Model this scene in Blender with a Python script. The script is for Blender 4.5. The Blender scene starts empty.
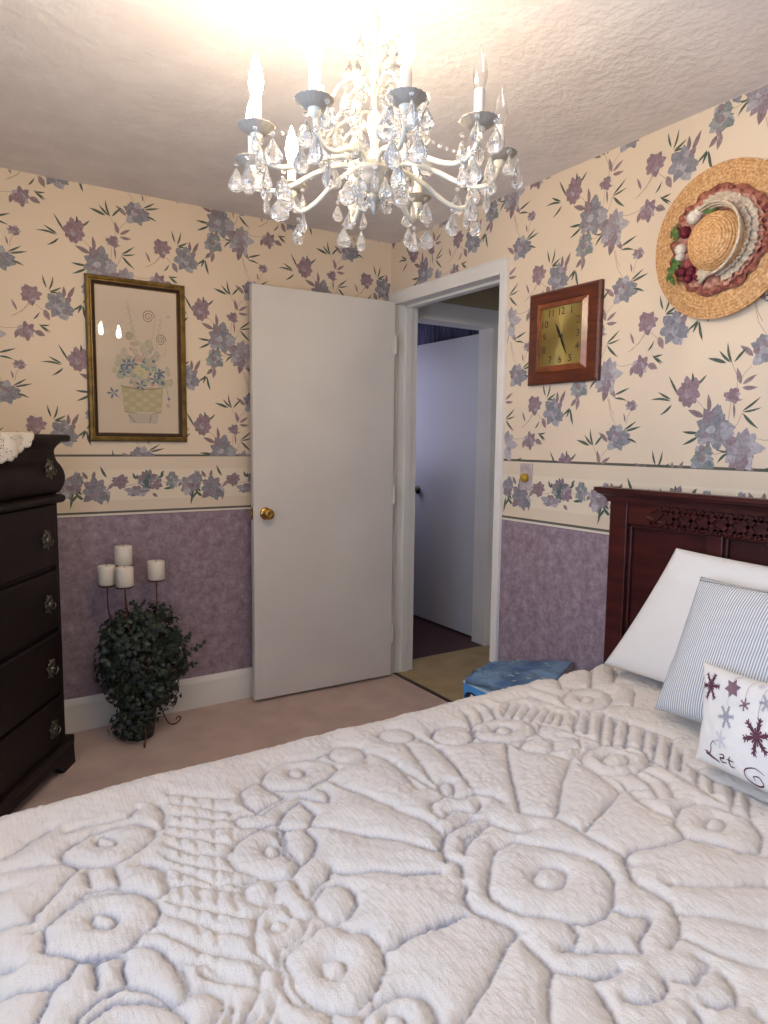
import bpy, bmesh, math, random
import numpy as np
from mathutils import Vector, Matrix, noise
R = random.Random(7)
PI = math.pi
scene = bpy.context.scene
COL = scene.collection

# ------------------------------------------------------------ camera, light, exposure
cam_d = bpy.data.cameras.new('camera'); cam = bpy.data.objects.new('camera', cam_d); COL.objects.link(cam)
r_ = Vector((0.84169, -0.53985, 0.010948)); u_ = Vector((0.045516, 0.091139, 0.994797)); f_ = Vector((0.538039, 0.836813, -0.101283))
cam.matrix_world = Matrix(((r_.x, u_.x, -f_.x, -2.1266), (r_.y, u_.y, -f_.y, -3.2621), (r_.z, u_.z, -f_.z, 1.3103), (0, 0, 0, 1)))
cam_d.sensor_fit = 'HORIZONTAL'; cam_d.sensor_width = 36; cam_d.lens = 691.4 / 768 * 36; cam_d.clip_start = 0.02
scene.camera = cam
scene.view_settings.view_transform = 'Standard'; scene.view_settings.look = 'None'
scene.view_settings.gamma = 1; scene.view_settings.use_curve_mapping = False
scene.view_settings.exposure = -0.10
w = bpy.data.worlds.new('world'); scene.world = w; w.use_nodes = True
w.node_tree.nodes['Background'].inputs[0].default_value = (0.55, 0.72, 1.0, 1)
w.node_tree.nodes['Background'].inputs[1].default_value = 1.5
BULB = 245.0
def area(name, loc, rot, sx, sy, power, col):
    l = bpy.data.lights.new(name, 'AREA'); l.shape = 'RECTANGLE'; l.size = sx; l.size_y = sy; l.energy = power; l.color = col
    o = bpy.data.objects.new(name, l); o.location = loc; o.rotation_euler = rot; COL.objects.link(o); return o
area('window_daylight', (-2.80, -2.45, 1.50), (0, -PI / 2 - 0.35, 0), 1.25, 1.25, 46, (0.56, 0.73, 1.0))
area('window_daylight_behind', (-1.5, -4.12, 1.5), (PI / 2, 0, 0), 1.3, 1.1, 7, (0.72, 0.84, 1.0))
area('hall_daylight', (0.25, 1.35, 1.55), (PI / 2, 0, PI + 0.75), 0.5, 0.9, 5.4, (0.70, 0.71, 1.0))

# ------------------------------------------------------------ materials
def mat(name, col, rough=0.6, metal=0.0, spec=0.5, **k):
    m = bpy.data.materials.new(name); m.use_nodes = True
    b = m.node_tree.nodes['Principled BSDF']
    b.inputs['Base Color'].default_value = (*col, 1); b.inputs['Roughness'].default_value = rough
    b.inputs['Metallic'].default_value = metal; b.inputs['Specular IOR Level'].default_value = spec
    for a, v in k.items(): b.inputs[a.replace('_', ' ')].default_value = v
    return m
def N(m, t, **k):
    n = m.node_tree.nodes.new(t)
    for a, v in k.items():
        if a.startswith('i_'): n.inputs[a[2:].replace('_', ' ')].default_value = v
        else: setattr(n, a, v)
    return n
def LK(m, a, b): m.node_tree.links.new(a, b)
def BS(m): return m.node_tree.nodes['Principled BSDF']
def ramp(m, stops, interp='LINEAR'):
    n = N(m, 'ShaderNodeValToRGB'); e = n.color_ramp.elements; n.color_ramp.interpolation = interp
    while len(e) > 1: e.remove(e[-1])
    e[0].position = stops[0][0]; e[0].color = (*stops[0][1], 1)
    for p, c in stops[1:]:
        x = e.new(p); x.color = (*c, 1)
    return n
def noisy(name, c1, c2, scale, rough=0.6, detail=4, bump=0.0, bscale=None, metal=0.0, spec=0.5, stretch=None, bdist=0.01, lo=0.35, hi=0.65):
    m = mat(name, c1, rough, metal, spec); tc = N(m, 'ShaderNodeTexCoord'); src = tc.outputs['Object']
    if stretch:
        mp = N(m, 'ShaderNodeMapping'); mp.inputs['Scale'].default_value = stretch; LK(m, src, mp.inputs[0]); src = mp.outputs[0]
    n = N(m, 'ShaderNodeTexNoise'); n.inputs['Scale'].default_value = scale; n.inputs['Detail'].default_value = detail
    LK(m, src, n.inputs['Vector']); r = ramp(m, [(lo, c1), (hi, c2)]); LK(m, n.outputs[0], r.inputs[0]); LK(m, r.outputs[0], BS(m).inputs['Base Color'])
    if bump:
        n2 = N(m, 'ShaderNodeTexNoise'); n2.inputs['Scale'].default_value = bscale or scale; n2.inputs['Detail'].default_value = 5
        LK(m, tc.outputs['Object'] if not stretch else src, n2.inputs['Vector'])
        b = N(m, 'ShaderNodeBump'); b.inputs['Strength'].default_value = bump; b.inputs['Distance'].default_value = bdist
        LK(m, n2.outputs[0], b.inputs['Height']); LK(m, b.outputs[0], BS(m).inputs['Normal'])
    return m

def srgb(r, g, b):
    f = lambda c: (c / 255 / 12.92) if c / 255 <= 0.04045 else ((c / 255 + 0.055) / 1.055) ** 2.4
    return (f(r), f(g), f(b))

Z0, Z1, Z2, Z3 = 1.2288, 1.177, 1.0233, 0.9754       # lines of the border paper
H = 2.3825
def wallpaper():
    m = mat('floral_wallpaper', (0.8, 0.7, 0.58), 0.55, spec=0.35)
    geo = N(m, 'ShaderNodeNewGeometry'); sep = N(m, 'ShaderNodeSeparateXYZ'); LK(m, geo.outputs['Position'], sep.inputs[0])
    cream = srgb(227, 207, 182); creamb = srgb(222, 204, 180)
    n = N(m, 'ShaderNodeTexNoise'); n.inputs['Scale'].default_value = 22; n.inputs['Detail'].default_value = 8; n.inputs['Roughness'].default_value = 0.8
    LK(m, geo.outputs['Position'], n.inputs['Vector'])
    rp = ramp(m, [(0.33, srgb(118, 98, 108)), (0.46, srgb(142, 122, 132)), (0.56, srgb(158, 139, 149)), (0.68, srgb(186, 170, 178))]); LK(m, n.outputs[0], rp.inputs[0])
    div = N(m, 'ShaderNodeMath', operation='DIVIDE'); LK(m, sep.outputs[2], div.inputs[0]); div.inputs[1].default_value = 2.5
    dark = srgb(96, 92, 80); green = srgb(138, 150, 135); pale = srgb(222, 212, 196)
    z = lambda v: v / 2.5
    st = [(0, (0, 0, 0)), (z(Z3 - 0.010), pale), (z(Z3 - 0.002), dark), (z(Z3 + 0.002), creamb), (z(Z2 - 0.0015), green), (z(Z2 + 0.0015), creamb),
          (z(Z2 + 0.006), srgb(206, 201, 181)), (z(Z2 + 0.0085), srgb(228, 213, 189)), (z(Z1 - 0.0085), srgb(206, 201, 181)), (z(Z1 - 0.006), creamb), (z(Z1 - 0.0015), green), (z(Z1 + 0.0015), creamb), (z(Z0 - 0.0025), dark), (z(Z0 + 0.002), cream)]
    r2 = ramp(m, st, 'CONSTANT'); LK(m, div.outputs[0], r2.inputs[0])
    lt = N(m, 'ShaderNodeMath', operation='LESS_THAN'); LK(m, sep.outputs[2], lt.inputs[0]); lt.inputs[1].default_value = Z3 - 0.010
    mx = N(m, 'ShaderNodeMix', data_type='RGBA'); LK(m, lt.outputs[0], mx.inputs[0]); LK(m, r2.outputs[0], mx.inputs[6]); LK(m, rp.outputs[0], mx.inputs[7])
    LK(m, mx.outputs[2], BS(m).inputs['Base Color'])
    b = N(m, 'ShaderNodeBump'); b.inputs['Strength'].default_value = 0.12; b.inputs['Distance'].default_value = 0.004
    LK(m, n.outputs[0], b.inputs['Height']); LK(m, b.outputs[0], BS(m).inputs['Normal'])
    return m
def print_ink():
    m = mat('printed_flowers', (0.3, 0.3, 0.35), 0.6, spec=0.3)
    a = N(m, 'ShaderNodeAttribute', attribute_name='ink'); geo = N(m, 'ShaderNodeNewGeometry')
    n = N(m, 'ShaderNodeTexNoise'); n.inputs['Scale'].default_value = 90; n.inputs['Detail'].default_value = 3; LK(m, geo.outputs['Position'], n.inputs['Vector'])
    r = ramp(m, [(0.3, (0.78, 0.78, 0.80)), (0.7, (1.2, 1.19, 1.18))]); LK(m, n.outputs[0], r.inputs[0])
    mx = N(m, 'ShaderNodeMix', data_type='RGBA', blend_type='MULTIPLY'); mx.inputs[0].default_value = 1
    LK(m, a.outputs[0], mx.inputs[6]); LK(m, r.outputs[0], mx.inputs[7]); LK(m, mx.outputs[2], BS(m).inputs['Base Color'])
    return m
M_paper = wallpaper(); M_ink = print_ink()
M_white = noisy('white_gloss_paint', srgb(226, 221, 214), srgb(233, 228, 221), 3, 0.38)
M_door = noisy('white_door_paint', srgb(214, 208, 201), srgb(222, 216, 209), 2.5, 0.42, bump=0.05, bscale=60)
M_hdoor = mat('hall_door_paint', srgb(205, 203, 206), 0.4)
M_ceil = noisy('stucco_ceiling', srgb(228, 219, 216), srgb(236, 228, 225), 9, 0.9, bump=0.6, bscale=38, bdist=0.008, spec=0.1)
def carpet(name, c1, c2): return noisy(name, c1, c2, 7, 0.95, 6, bump=0.6, bscale=260, bdist=0.006, spec=0.1, lo=0.3, hi=0.7)
M_carpet = carpet('pink_beige_carpet', srgb(196, 172, 162), srgb(214, 190, 180))
M_tan = carpet('tan_hall_carpet', srgb(176, 155, 118), srgb(192, 172, 136))
M_darkfloor = noisy('dark_red_wood', srgb(70, 42, 42), srgb(88, 54, 50), 6, 0.5, stretch=(1, 12, 1))
M_cherry = noisy('cherry_wood', srgb(54, 20, 19), srgb(76, 30, 26), 5, 0.35, stretch=(6, 1, 8), lo=0.3, hi=0.75)
M_dark = noisy('dark_mahogany', srgb(22, 12, 12), srgb(32, 17, 15), 5, 0.5, spec=0.28, stretch=(1, 6, 8), lo=0.3, hi=0.75)
M_oak = noisy('clock_walnut', srgb(74, 34, 22), srgb(108, 52, 32), 10, 0.3, stretch=(1, 1, 7), lo=0.3, hi=0.75)
M_brass = mat('brass', srgb(190, 150, 80), 0.22, 1.0)
M_abrass = mat('antique_brass', srgb(116, 112, 102), 0.35, 1.0)
M_gold = noisy('gilt_frame', srgb(106, 82, 36), srgb(140, 112, 54), 30, 0.38, metal=0.55)
M_fdark = mat('dark_frame_lip', srgb(52, 30, 20), 0.35)
M_steel = mat('hinge_steel', srgb(170, 160, 140), 0.35, 1.0)
M_black = mat('black_paint', (0.01, 0.01, 0.01), 0.4)
M_wire = mat('bronze_wire', srgb(110, 70, 52), 0.45, 0.8)
M_wax = mat('white_candle_wax', srgb(233, 222, 205), 0.5, Subsurface_Weight=0.15)
M_metalw = noisy('cream_painted_metal', srgb(216, 208, 190), srgb(226, 220, 204), 40, 0.35)
M_metalg = mat('grey_blue_metal', srgb(172, 162, 150), 0.4, 0.2)

# ------------------------------------------------------------ mesh helpers
def new_obj(name, bm, mats, parent=None, smooth=False, angle=None):
    me = bpy.data.meshes.new(name); bm.normal_update(); bm.to_mesh(me); bm.free()
    for m in (mats if isinstance(mats, (list, tuple)) else [mats]): me.materials.append(m)
    if smooth:
        me.polygons.foreach_set('use_smooth', [True] * len(me.polygons))
    o = bpy.data.objects.new(name, me); COL.objects.link(o)
    if parent is not None: o.parent = parent
    return o
def thing(name, label, cat, loc=(0, 0, 0), rz=0, group=None):
    o = bpy.data.objects.new(name, None); o.empty_display_size = 0.05; COL.objects.link(o); o.location = loc; o.rotation_euler = (0, 0, rz)
    return tag(o, label, cat, group)
def tag(o, label, cat, group=None):
    o['label'] = label; o['category'] = cat
    if group: o['group'] = group
    return o
def struct(o, label=None, cat=None):
    o['kind'] = 'structure'
    if label: o['label'] = label
    if cat: o['category'] = cat
    return o
def box(bm, x0, x1, y0, y1, z0, z1, bev=0.0, mi=0):
    vs = [bm.verts.new(p) for p in ((x0, y0, z0), (x1, y0, z0), (x1, y1, z0), (x0, y1, z0), (x0, y0, z1), (x1, y0, z1), (x1, y1, z1), (x0, y1, z1))]
    fs = [bm.faces.new([vs[i] for i in q]) for q in ((0, 3, 2, 1), (4, 5, 6, 7), (0, 1, 5, 4), (1, 2, 6, 5), (2, 3, 7, 6), (3, 0, 4, 7))]
    for f in fs: f.material_index = mi
    if bev:
        es = list({e for f in fs for e in f.edges})
        r = bmesh.ops.bevel(bm, geom=es, offset=bev, segments=2, affect='EDGES', profile=0.5, material=mi)
    return fs
def B_(): return bmesh.new()
def boxo(name, m, parent, *a, **k):
    bm = B_(); box(bm, *a, **k); return new_obj(name, bm, m, parent)
def tube(bm, pts, rad, n=8, cap=True, closed=False):
    pts = [Vector(p) for p in pts]; rs = rad if isinstance(rad, (list, tuple)) else [rad] * len(pts)
    rings = []; prev = None; L = len(pts)
    for i, p in enumerate(pts):
        a = pts[i - 1] if (i > 0 or closed) else p; b = pts[(i + 1) % L] if (i < L - 1 or closed) else p
        t = (b - a).normalized()
        if prev is None:
            ref = Vector((0, 0, 1)) if abs(t.z) < 0.9 else Vector((1, 0, 0)); x = t.cross(ref).normalized()
        else:
            x = prev - t * prev.dot(t); x = x.normalized() if x.length > 1e-6 else t.orthogonal().normalized()
        prev = x; y = t.cross(x)
        rings.append([bm.verts.new(p + (x * math.cos(2 * PI * k / n) + y * math.sin(2 * PI * k / n)) * rs[i]) for k in range(n)])
    for i in range(L if closed else L - 1):
        a = rings[i]; b = rings[(i + 1) % L]
        for k in range(n): bm.faces.new((a[k], a[(k + 1) % n], b[(k + 1) % n], b[k]))
    if cap and not closed:
        bm.faces.new(rings[0][::-1]); bm.faces.new(rings[-1])
def lathe(bm, prof, n=24, M=None, scal=None, cap=True):
    """prof: (r, z) pairs; scal(angle) scales r"""
    rings = []
    for r, z in prof:
        ring = []
        for k in range(n):
            a = 2 * PI * k / n; rr = r * (scal(a, r) if scal else 1)
            v = Vector((rr * math.cos(a), rr * math.sin(a), z)); ring.append(bm.verts.new(M @ v if M else v))
        rings.append(ring)
    for a, b in zip(rings, rings[1:]):
        for k in range(n): bm.faces.new((a[k], a[(k + 1) % n], b[(k + 1) % n], b[k]))
    if cap:
        bm.faces.new(rings[0][::-1]); bm.faces.new(rings[-1])
def sphere(bm, c, r, n=10, sc=(1, 1, 1)):
    M = Matrix.Translation(c) @ Matrix.Diagonal((*sc, 1))
    bmesh.ops.create_uvsphere(bm, u_segments=n, v_segments=max(4, n // 2 + 1), radius=r, matrix=M)
def extrude_profile(bm, prof, axis_pts):
    """closed profile polygon of (a,b) swept between two frames; axis_pts list of callables mapping (a,b)->Vector"""
    rings = [[bm.verts.new(f(a, b)) for a, b in prof] for f in axis_pts]
    n = len(prof)
    for A, Bq in zip(rings, rings[1:]):
        for k in range(n): bm.faces.new((A[k], A[(k + 1) % n], Bq[(k + 1) % n], Bq[k]))
    bm.faces.new(rings[0][::-1]); bm.faces.new(rings[-1])
def bez(ps, n=10):
    """Catmull-Rom through points"""
    ps = [Vector(p) for p in ps]; P = [2 * ps[0] - ps[1]] + ps + [2 * ps[-1] - ps[-2]]; out = []
    for i in range(1, len(P) - 2):
        for k in range(n):
            t = k / n; a, b, c, d = P[i - 1:i + 3]
            out.append(0.5 * ((2 * b) + (c - a) * t + (2 * a - 5 * b + 4 * c - d) * t * t + (3 * b - a - 3 * c + d) * t ** 3))
    out.append(ps[-1]); return out
def text_polys(txt, size=1.0, shear=0.0):
    """triangles of a text, in its own plane, as a list of 2D triangles (centred)"""
    cu = bpy.data.curves.new('writing', 'FONT'); cu.body = txt; cu.size = size; cu.align_x = 'CENTER'; cu.align_y = 'CENTER'; cu.shear = shear; cu.resolution_u = 3; cu.offset = size * 0.006
    o = bpy.data.objects.new('writing', cu); COL.objects.link(o); bpy.context.view_layer.update()
    me = bpy.data.meshes.new_from_object(o.evaluated_get(bpy.context.evaluated_depsgraph_get()))
    me.calc_loop_triangles(); out = [[(me.vertices[i].co.x, me.vertices[i].co.y) for i in t.vertices] for t in me.loop_triangles]
    bpy.data.objects.remove(o); bpy.data.meshes.remove(me); bpy.data.curves.remove(cu); return out

# ------------------------------------------------------------ wallpaper print
INK = dict(g=srgb(84, 96, 82), m=srgb(150, 128, 128), s=srgb(184, 160, 138), B=srgb(138, 136, 141), M=srgb(148, 124, 130), P=srgb(155, 146, 150), T=srgb(138, 143, 140), G=srgb(92, 112, 108))
def clip(poly, lo, hi):
    for sgn, lim in ((1, lo), (-1, hi)):
        out = []
        for i in range(len(poly)):
            a = poly[i]; b = poly[(i + 1) % len(poly)]; da = sgn * (a[1] - lim); db = sgn * (b[1] - lim)
            if da >= 0: out.append(a)
            if (da >= 0) != (db >= 0):
                t = da / (da - db); out.append((a[0] + (b[0] - a[0]) * t, a[1] + (b[1] - a[1]) * t))
        poly = out
        if len(poly) < 3: return []
    return poly
def motif_polys(items, seed=1):
    rr = random.Random(seed); fl_i = 0; out = []      # (layer, colour, polygon)
    def leafp(x0, y0, x1, y1, w, bend=0.0):
        n = 5; dx, dy = x1 - x0, y1 - y0; L = math.hypot(dx, dy) or 1e-6; nx, ny = -dy / L, dx / L; a = []; b = []
        for i in range(n + 1):
            t = i / n; s = math.sin(PI * min(1, t * 1.0) ** 0.8) * w / 2; c = bend * math.sin(PI * t) * L
            a.append((x0 + dx * t + nx * (s + c), y0 + dy * t + ny * (s + c))); b.append((x0 + dx * t + nx * (c - s), y0 + dy * t + ny * (c - s)))
        return a + b[::-1][1:-1]
    for it in items:
        k = it[0]
        if k in 'gms' and len(it) == 6:
            c = INK[k]; v = rr.uniform(0.85, 1.12); x0, y0, x1, y1, wd = it[1:]
            if k == 's':
                dx, dy = x1 - x0, y1 - y0; L = math.hypot(dx, dy) or 1e-6; nx, ny = -dy / L * 0.0011, dx / L * 0.0011; q = 0.08 * rr.choice((-1, 1)); mx, my = (x0 + x1) / 2 - dy * q, (y0 + y1) / 2 + dx * q
                out.append((0, c, [(x0 + nx, y0 + ny), (mx + nx, my + ny), (x1 + nx, y1 + ny), (x1 - nx, y1 - ny), (mx - nx, my - ny), (x0 - nx, y0 - ny)]))
            elif k == 'g':
                fl_i += 1; out.append((1 + (fl_i % 40) * 0.9, tuple(a * v for a in c), leafp(x0, y0, x1, y1, wd * 1.15, rr.uniform(-0.08, 0.08))))
            else:
                out.append((1, tuple(a * v for a in c), leafp(x0, y0, x1, y1, wd, rr.uniform(-0.05, 0.05))))
                out.append((2, tuple(a * v * 0.75 for a in c), leafp(x0, y0, x1, y1, wd * 0.12)))
        else:
            c = INK[k]; cx, cy, rx, ry = it[1:]
            rot = rr.uniform(0, 6); lv = 3 + (fl_i % 3) * 24; fl_i += 1
            jag = [(cx + rx * q * math.cos(t), cy + ry * q * math.sin(t)) for t, q in [(rot + 2 * PI * i / 26, (0.98 if i % 2 else 0.76) * rr.uniform(0.82, 1.06)) for i in range(26)]]
            out.append((lv, tuple(v * 0.92 for v in c), jag)); lv += 1
            mauve = INK['M']; pale = srgb(180, 174, 178)
            for i in range(20):
                rho = (0.66 if i < 9 else (0.40 if i < 15 else 0.14)); a = rot + i * 2.4 + rr.uniform(-0.3, 0.3); pr = (0.44 if i < 9 else 0.34) * rr.uniform(0.8, 1.15)
                px, py = cx + rx * rho * math.cos(a), cy + ry * rho * math.sin(a); v = rr.uniform(0.86, 1.12); t = rr.random()
                base = c if t < 0.55 else (mauve if t < 0.78 else pale); w_ = 0.7; cc = tuple((c[j] * (1 - w_) + base[j] * w_) * v for j in range(3)); ca, sa = math.cos(a), math.sin(a); pl = []
                for t_ in range(9):
                    th = 2 * PI * t_ / 9; x = math.cos(th) * pr * (1.25 if t_ == 0 else 1) * rr.uniform(0.85, 1.1); y = math.sin(th) * pr * 0.78 * rr.uniform(0.85, 1.1); pl.append((px + rx * (x * ca - y * sa), py + ry * (x * sa + y * ca)))
                out.append((lv, cc, pl)); lv += 1
    return out
def print_on(bm, place, keep, polys, lay, du, dv, lo, hi, eps=0.00002):
    for layer, c, poly in polys:
        q = [(p[0] + du, p[1] + dv) for p in poly]
        if max(p[1] for p in q) < lo or min(p[1] for p in q) > hi: continue
        cu = sum(p[0] for p in q) / len(q); cv = sum(p[1] for p in q) / len(q)
        if not all(keep(a, b) for a, b in q): continue
        q = clip(q, lo, hi)
        if len(q) < 3: continue
        f = bm.faces.new([bm.verts.new(place(a, b, 0.0005 + eps * layer)) for a, b in q]); f.material_index = 1
        for l in f.loops: l[lay] = (*c, 1)

MOT=[('g',-0.0381,-0.0126,-0.0783,0.0564,0.0075),('g',-0.0649,-0.0261,-0.1184,0.0027,0.0075),('g',-0.0646,-0.0321,-0.1479,-0.024,0.0075),('g',-0.0597,-0.0434,-0.1074,-0.0794,0.0075),('g',0.0124,0.0282,0.0112,0.0606,0.0075),('g',0.0329,0.0175,0.0636,0.0495,0.0075),('M',-0.0002,-0.0021,0.038,0.0419),('s',0.0213,-0.0263,0.0718,-0.0819,0.0015),('m',0.0769,-0.077,0.0713,-0.0131,0.016),('m',0.0606,-0.0887,0.0011,-0.0632,0.02),('B',0.0977,-0.1284,0.0557,0.0584),('g',0.0443,-0.1409,-0.0173,-0.1362,0.009),('g',0.045,-0.1525,-0.0137,-0.182,0.009),('M',0.1539,-0.0242,0.0237,0.0213),('m',0.1586,-0.0409,0.1904,-0.0375,0.006),('m',0.1604,-0.0464,0.1644,-0.098,0.008),('s',0.1515,-0.0426,0.1578,-0.1636,0.0015),('m',0.1802,0.0105,0.1647,0.0637,0.017),('m',0.1851,0.0101,0.2302,0.0385,0.014),('m',0.1844,0.0001,0.2342,-0.0015,0.014),('s',0.1704,-0.0025,0.1474,0.0774,0.0015),('s',0.1762,0.0175,0.2114,0.0652,0.0012),('g',0.1474,0.0774,0.1291,0.1474,0.008),('g',0.1421,0.0813,0.1005,0.123,0.008),('g',0.129,0.0804,0.0618,0.1017,0.011),('g',0.1536,0.0803,0.1957,0.1252,0.008),('g',0.1892,-0.0734,0.2469,-0.0301,0.007),('g',0.1894,-0.0761,0.2518,-0.0634,0.006),('g',0.191,-0.0789,0.2454,-0.1298,0.009),('s',0.1895,-0.0781,0.1575,-0.1359,0.0015),('P',0.1933,-0.1908,0.0554,0.0549),('m',0.1975,-0.2341,0.1845,-0.2894,0.03),('m',0.1788,-0.2298,0.1551,-0.2537,0.02),('m',0.2159,-0.2384,0.2421,-0.2777,0.02),('s',0.2058,-0.2746,0.2605,-0.396,0.0015),('s',0.2119,-0.2759,0.2359,-0.3386,0.0015),('M',0.3135,-0.3074,0.0206,0.0161),('s',0.3143,-0.3215,0.2943,-0.3738,0.0013),('m',0.2882,-0.3679,0.2805,-0.3333,0.007),('g',0.2355,-0.2667,0.3041,-0.2428,0.008),('g',0.2362,-0.2793,0.2954,-0.2913,0.007),('g',0.1525,-0.2042,0.1162,-0.2402,0.008),('g',0.1524,-0.2022,0.1138,-0.195,0.006),('T',0.0657,-0.2259,0.0385,0.0433),('m',0.0653,-0.2692,0.0544,-0.3177,0.02),('m',0.052,-0.2715,0.0237,-0.3014,0.018),('s',0.0886,-0.209,0.1397,-0.2012,0.0015),('g',0.0198,-0.3058,-0.0163,-0.3352,0.007),('g',0.0241,-0.3087,0.0406,-0.3662,0.008),('g',0.0198,-0.3058,0.0037,-0.344,0.006),('s',0.2414,-0.1589,0.2881,-0.1616,0.0015),('s',0.2881,-0.1616,0.3277,-0.1628,0.0015),('M',0.3447,-0.1691,0.0277,0.0334),('m',0.3166,-0.1645,0.3018,-0.2023,0.02),('m',0.3741,-0.1678,0.4155,-0.1842,0.024),('g',0.3971,-0.1409,0.4356,-0.1366,0.006),('g',0.394,-0.1418,0.4374,-0.1671,0.006),('g',0.3915,-0.1349,0.4305,-0.1722,0.006),('g',0.3713,-0.1202,0.397,-0.0848,0.006),('B',0.2563,-0.4269,0.0473,0.0413),('g',0.2901,-0.4014,0.3604,-0.3837,0.008),('g',0.2996,-0.4268,0.3461,-0.4442,0.007),('g',0.2863,-0.396,0.3393,-0.3639,0.007),('m',0.2149,-0.4412,0.1695,-0.4041,0.018),('B',-0.0658,0.2151,0.0475,0.0483),('m',-0.0481,0.2487,-0.0481,0.2972,0.016),('m',-0.0351,0.2444,-0.0049,0.3006,0.018),('M',-0.1745,0.2477,0.0336,0.0342),('s',-0.1749,0.2164,-0.2511,0.152,0.0013),('s',-0.1804,0.2181,-0.2378,0.1576,0.0013),('s',-0.1585,0.2114,-0.1133,0.1581,0.0013),('m',-0.1257,0.1926,-0.1055,0.1488,0.024),('m',-0.2276,0.1777,-0.2471,0.2229,0.01),('g',-0.1133,0.2807,-0.1289,0.334,0.007),('g',-0.1066,0.2715,-0.0881,0.3343,0.007),('g',-0.1043,0.2673,-0.0556,0.2913,0.008),('g',-0.1042,0.2646,-0.0537,0.2608,0.006),('g',0.0236,0.2218,-0.0184,0.1941,0.007),('g',0.0236,0.2218,0.0058,0.189,0.006),('g',0.0257,0.2177,0.0415,0.1587,0.008)]
BOR=[('g',1.1043,1.1354,1.0773,1.1901,0.01),('g',1.2318,1.1258,1.2166,1.1587,0.01),('g',1.2381,1.1262,1.2352,1.1496,0.01),('g',1.2801,1.1455,1.2744,1.1717,0.01),('g',1.3408,1.1424,1.3565,1.1661,0.01),('g',1.3285,1.1319,1.3573,1.1499,0.01),('g',1.3524,1.0812,1.41,1.0921,0.01),('g',1.4909,1.0702,1.479,0.9997,0.01),('g',1.5021,1.0774,1.5311,1.0364,0.01),('g',1.5058,1.0808,1.5298,1.0611,0.01),('g',0.981,1.063,0.9611,1.0322,0.01),('g',0.981,1.063,1.0079,1.0419,0.01),('m',1.1123,1.0659,1.1046,1.0195,0.016),('m',1.0246,1.1308,1.0026,1.1655,0.016),('m',1.0449,1.132,1.0534,1.1679,0.016),('m',1.1342,1.1163,1.1019,1.0791,0.016),('m',1.3018,1.0606,1.3244,1.0427,0.016),('m',1.2212,1.0607,1.2623,1.054,0.016),('m',1.4411,1.1167,1.4183,1.0896,0.016),('m',1.0043,1.126,0.9625,1.1272,0.016),('B',1.0572,1.0794,0.0421,0.0426),('M',1.1628,1.1167,0.0257,0.024),('P',1.2344,1.072,0.0403,0.0169),('G',1.2813,1.119,0.0305,0.0365),('M',1.3168,1.1081,0.0214,0.023),('T',1.3922,1.1198,0.0224,0.0289),('P',1.4738,1.097,0.0348,0.0345),('B',0.9785,1.1209,0.0208,0.0326),('s',1.101,1.1001,1.1447,1.0962,0.002),('s',1.1917,1.0994,1.4176,1.1023,0.002)]
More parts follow.
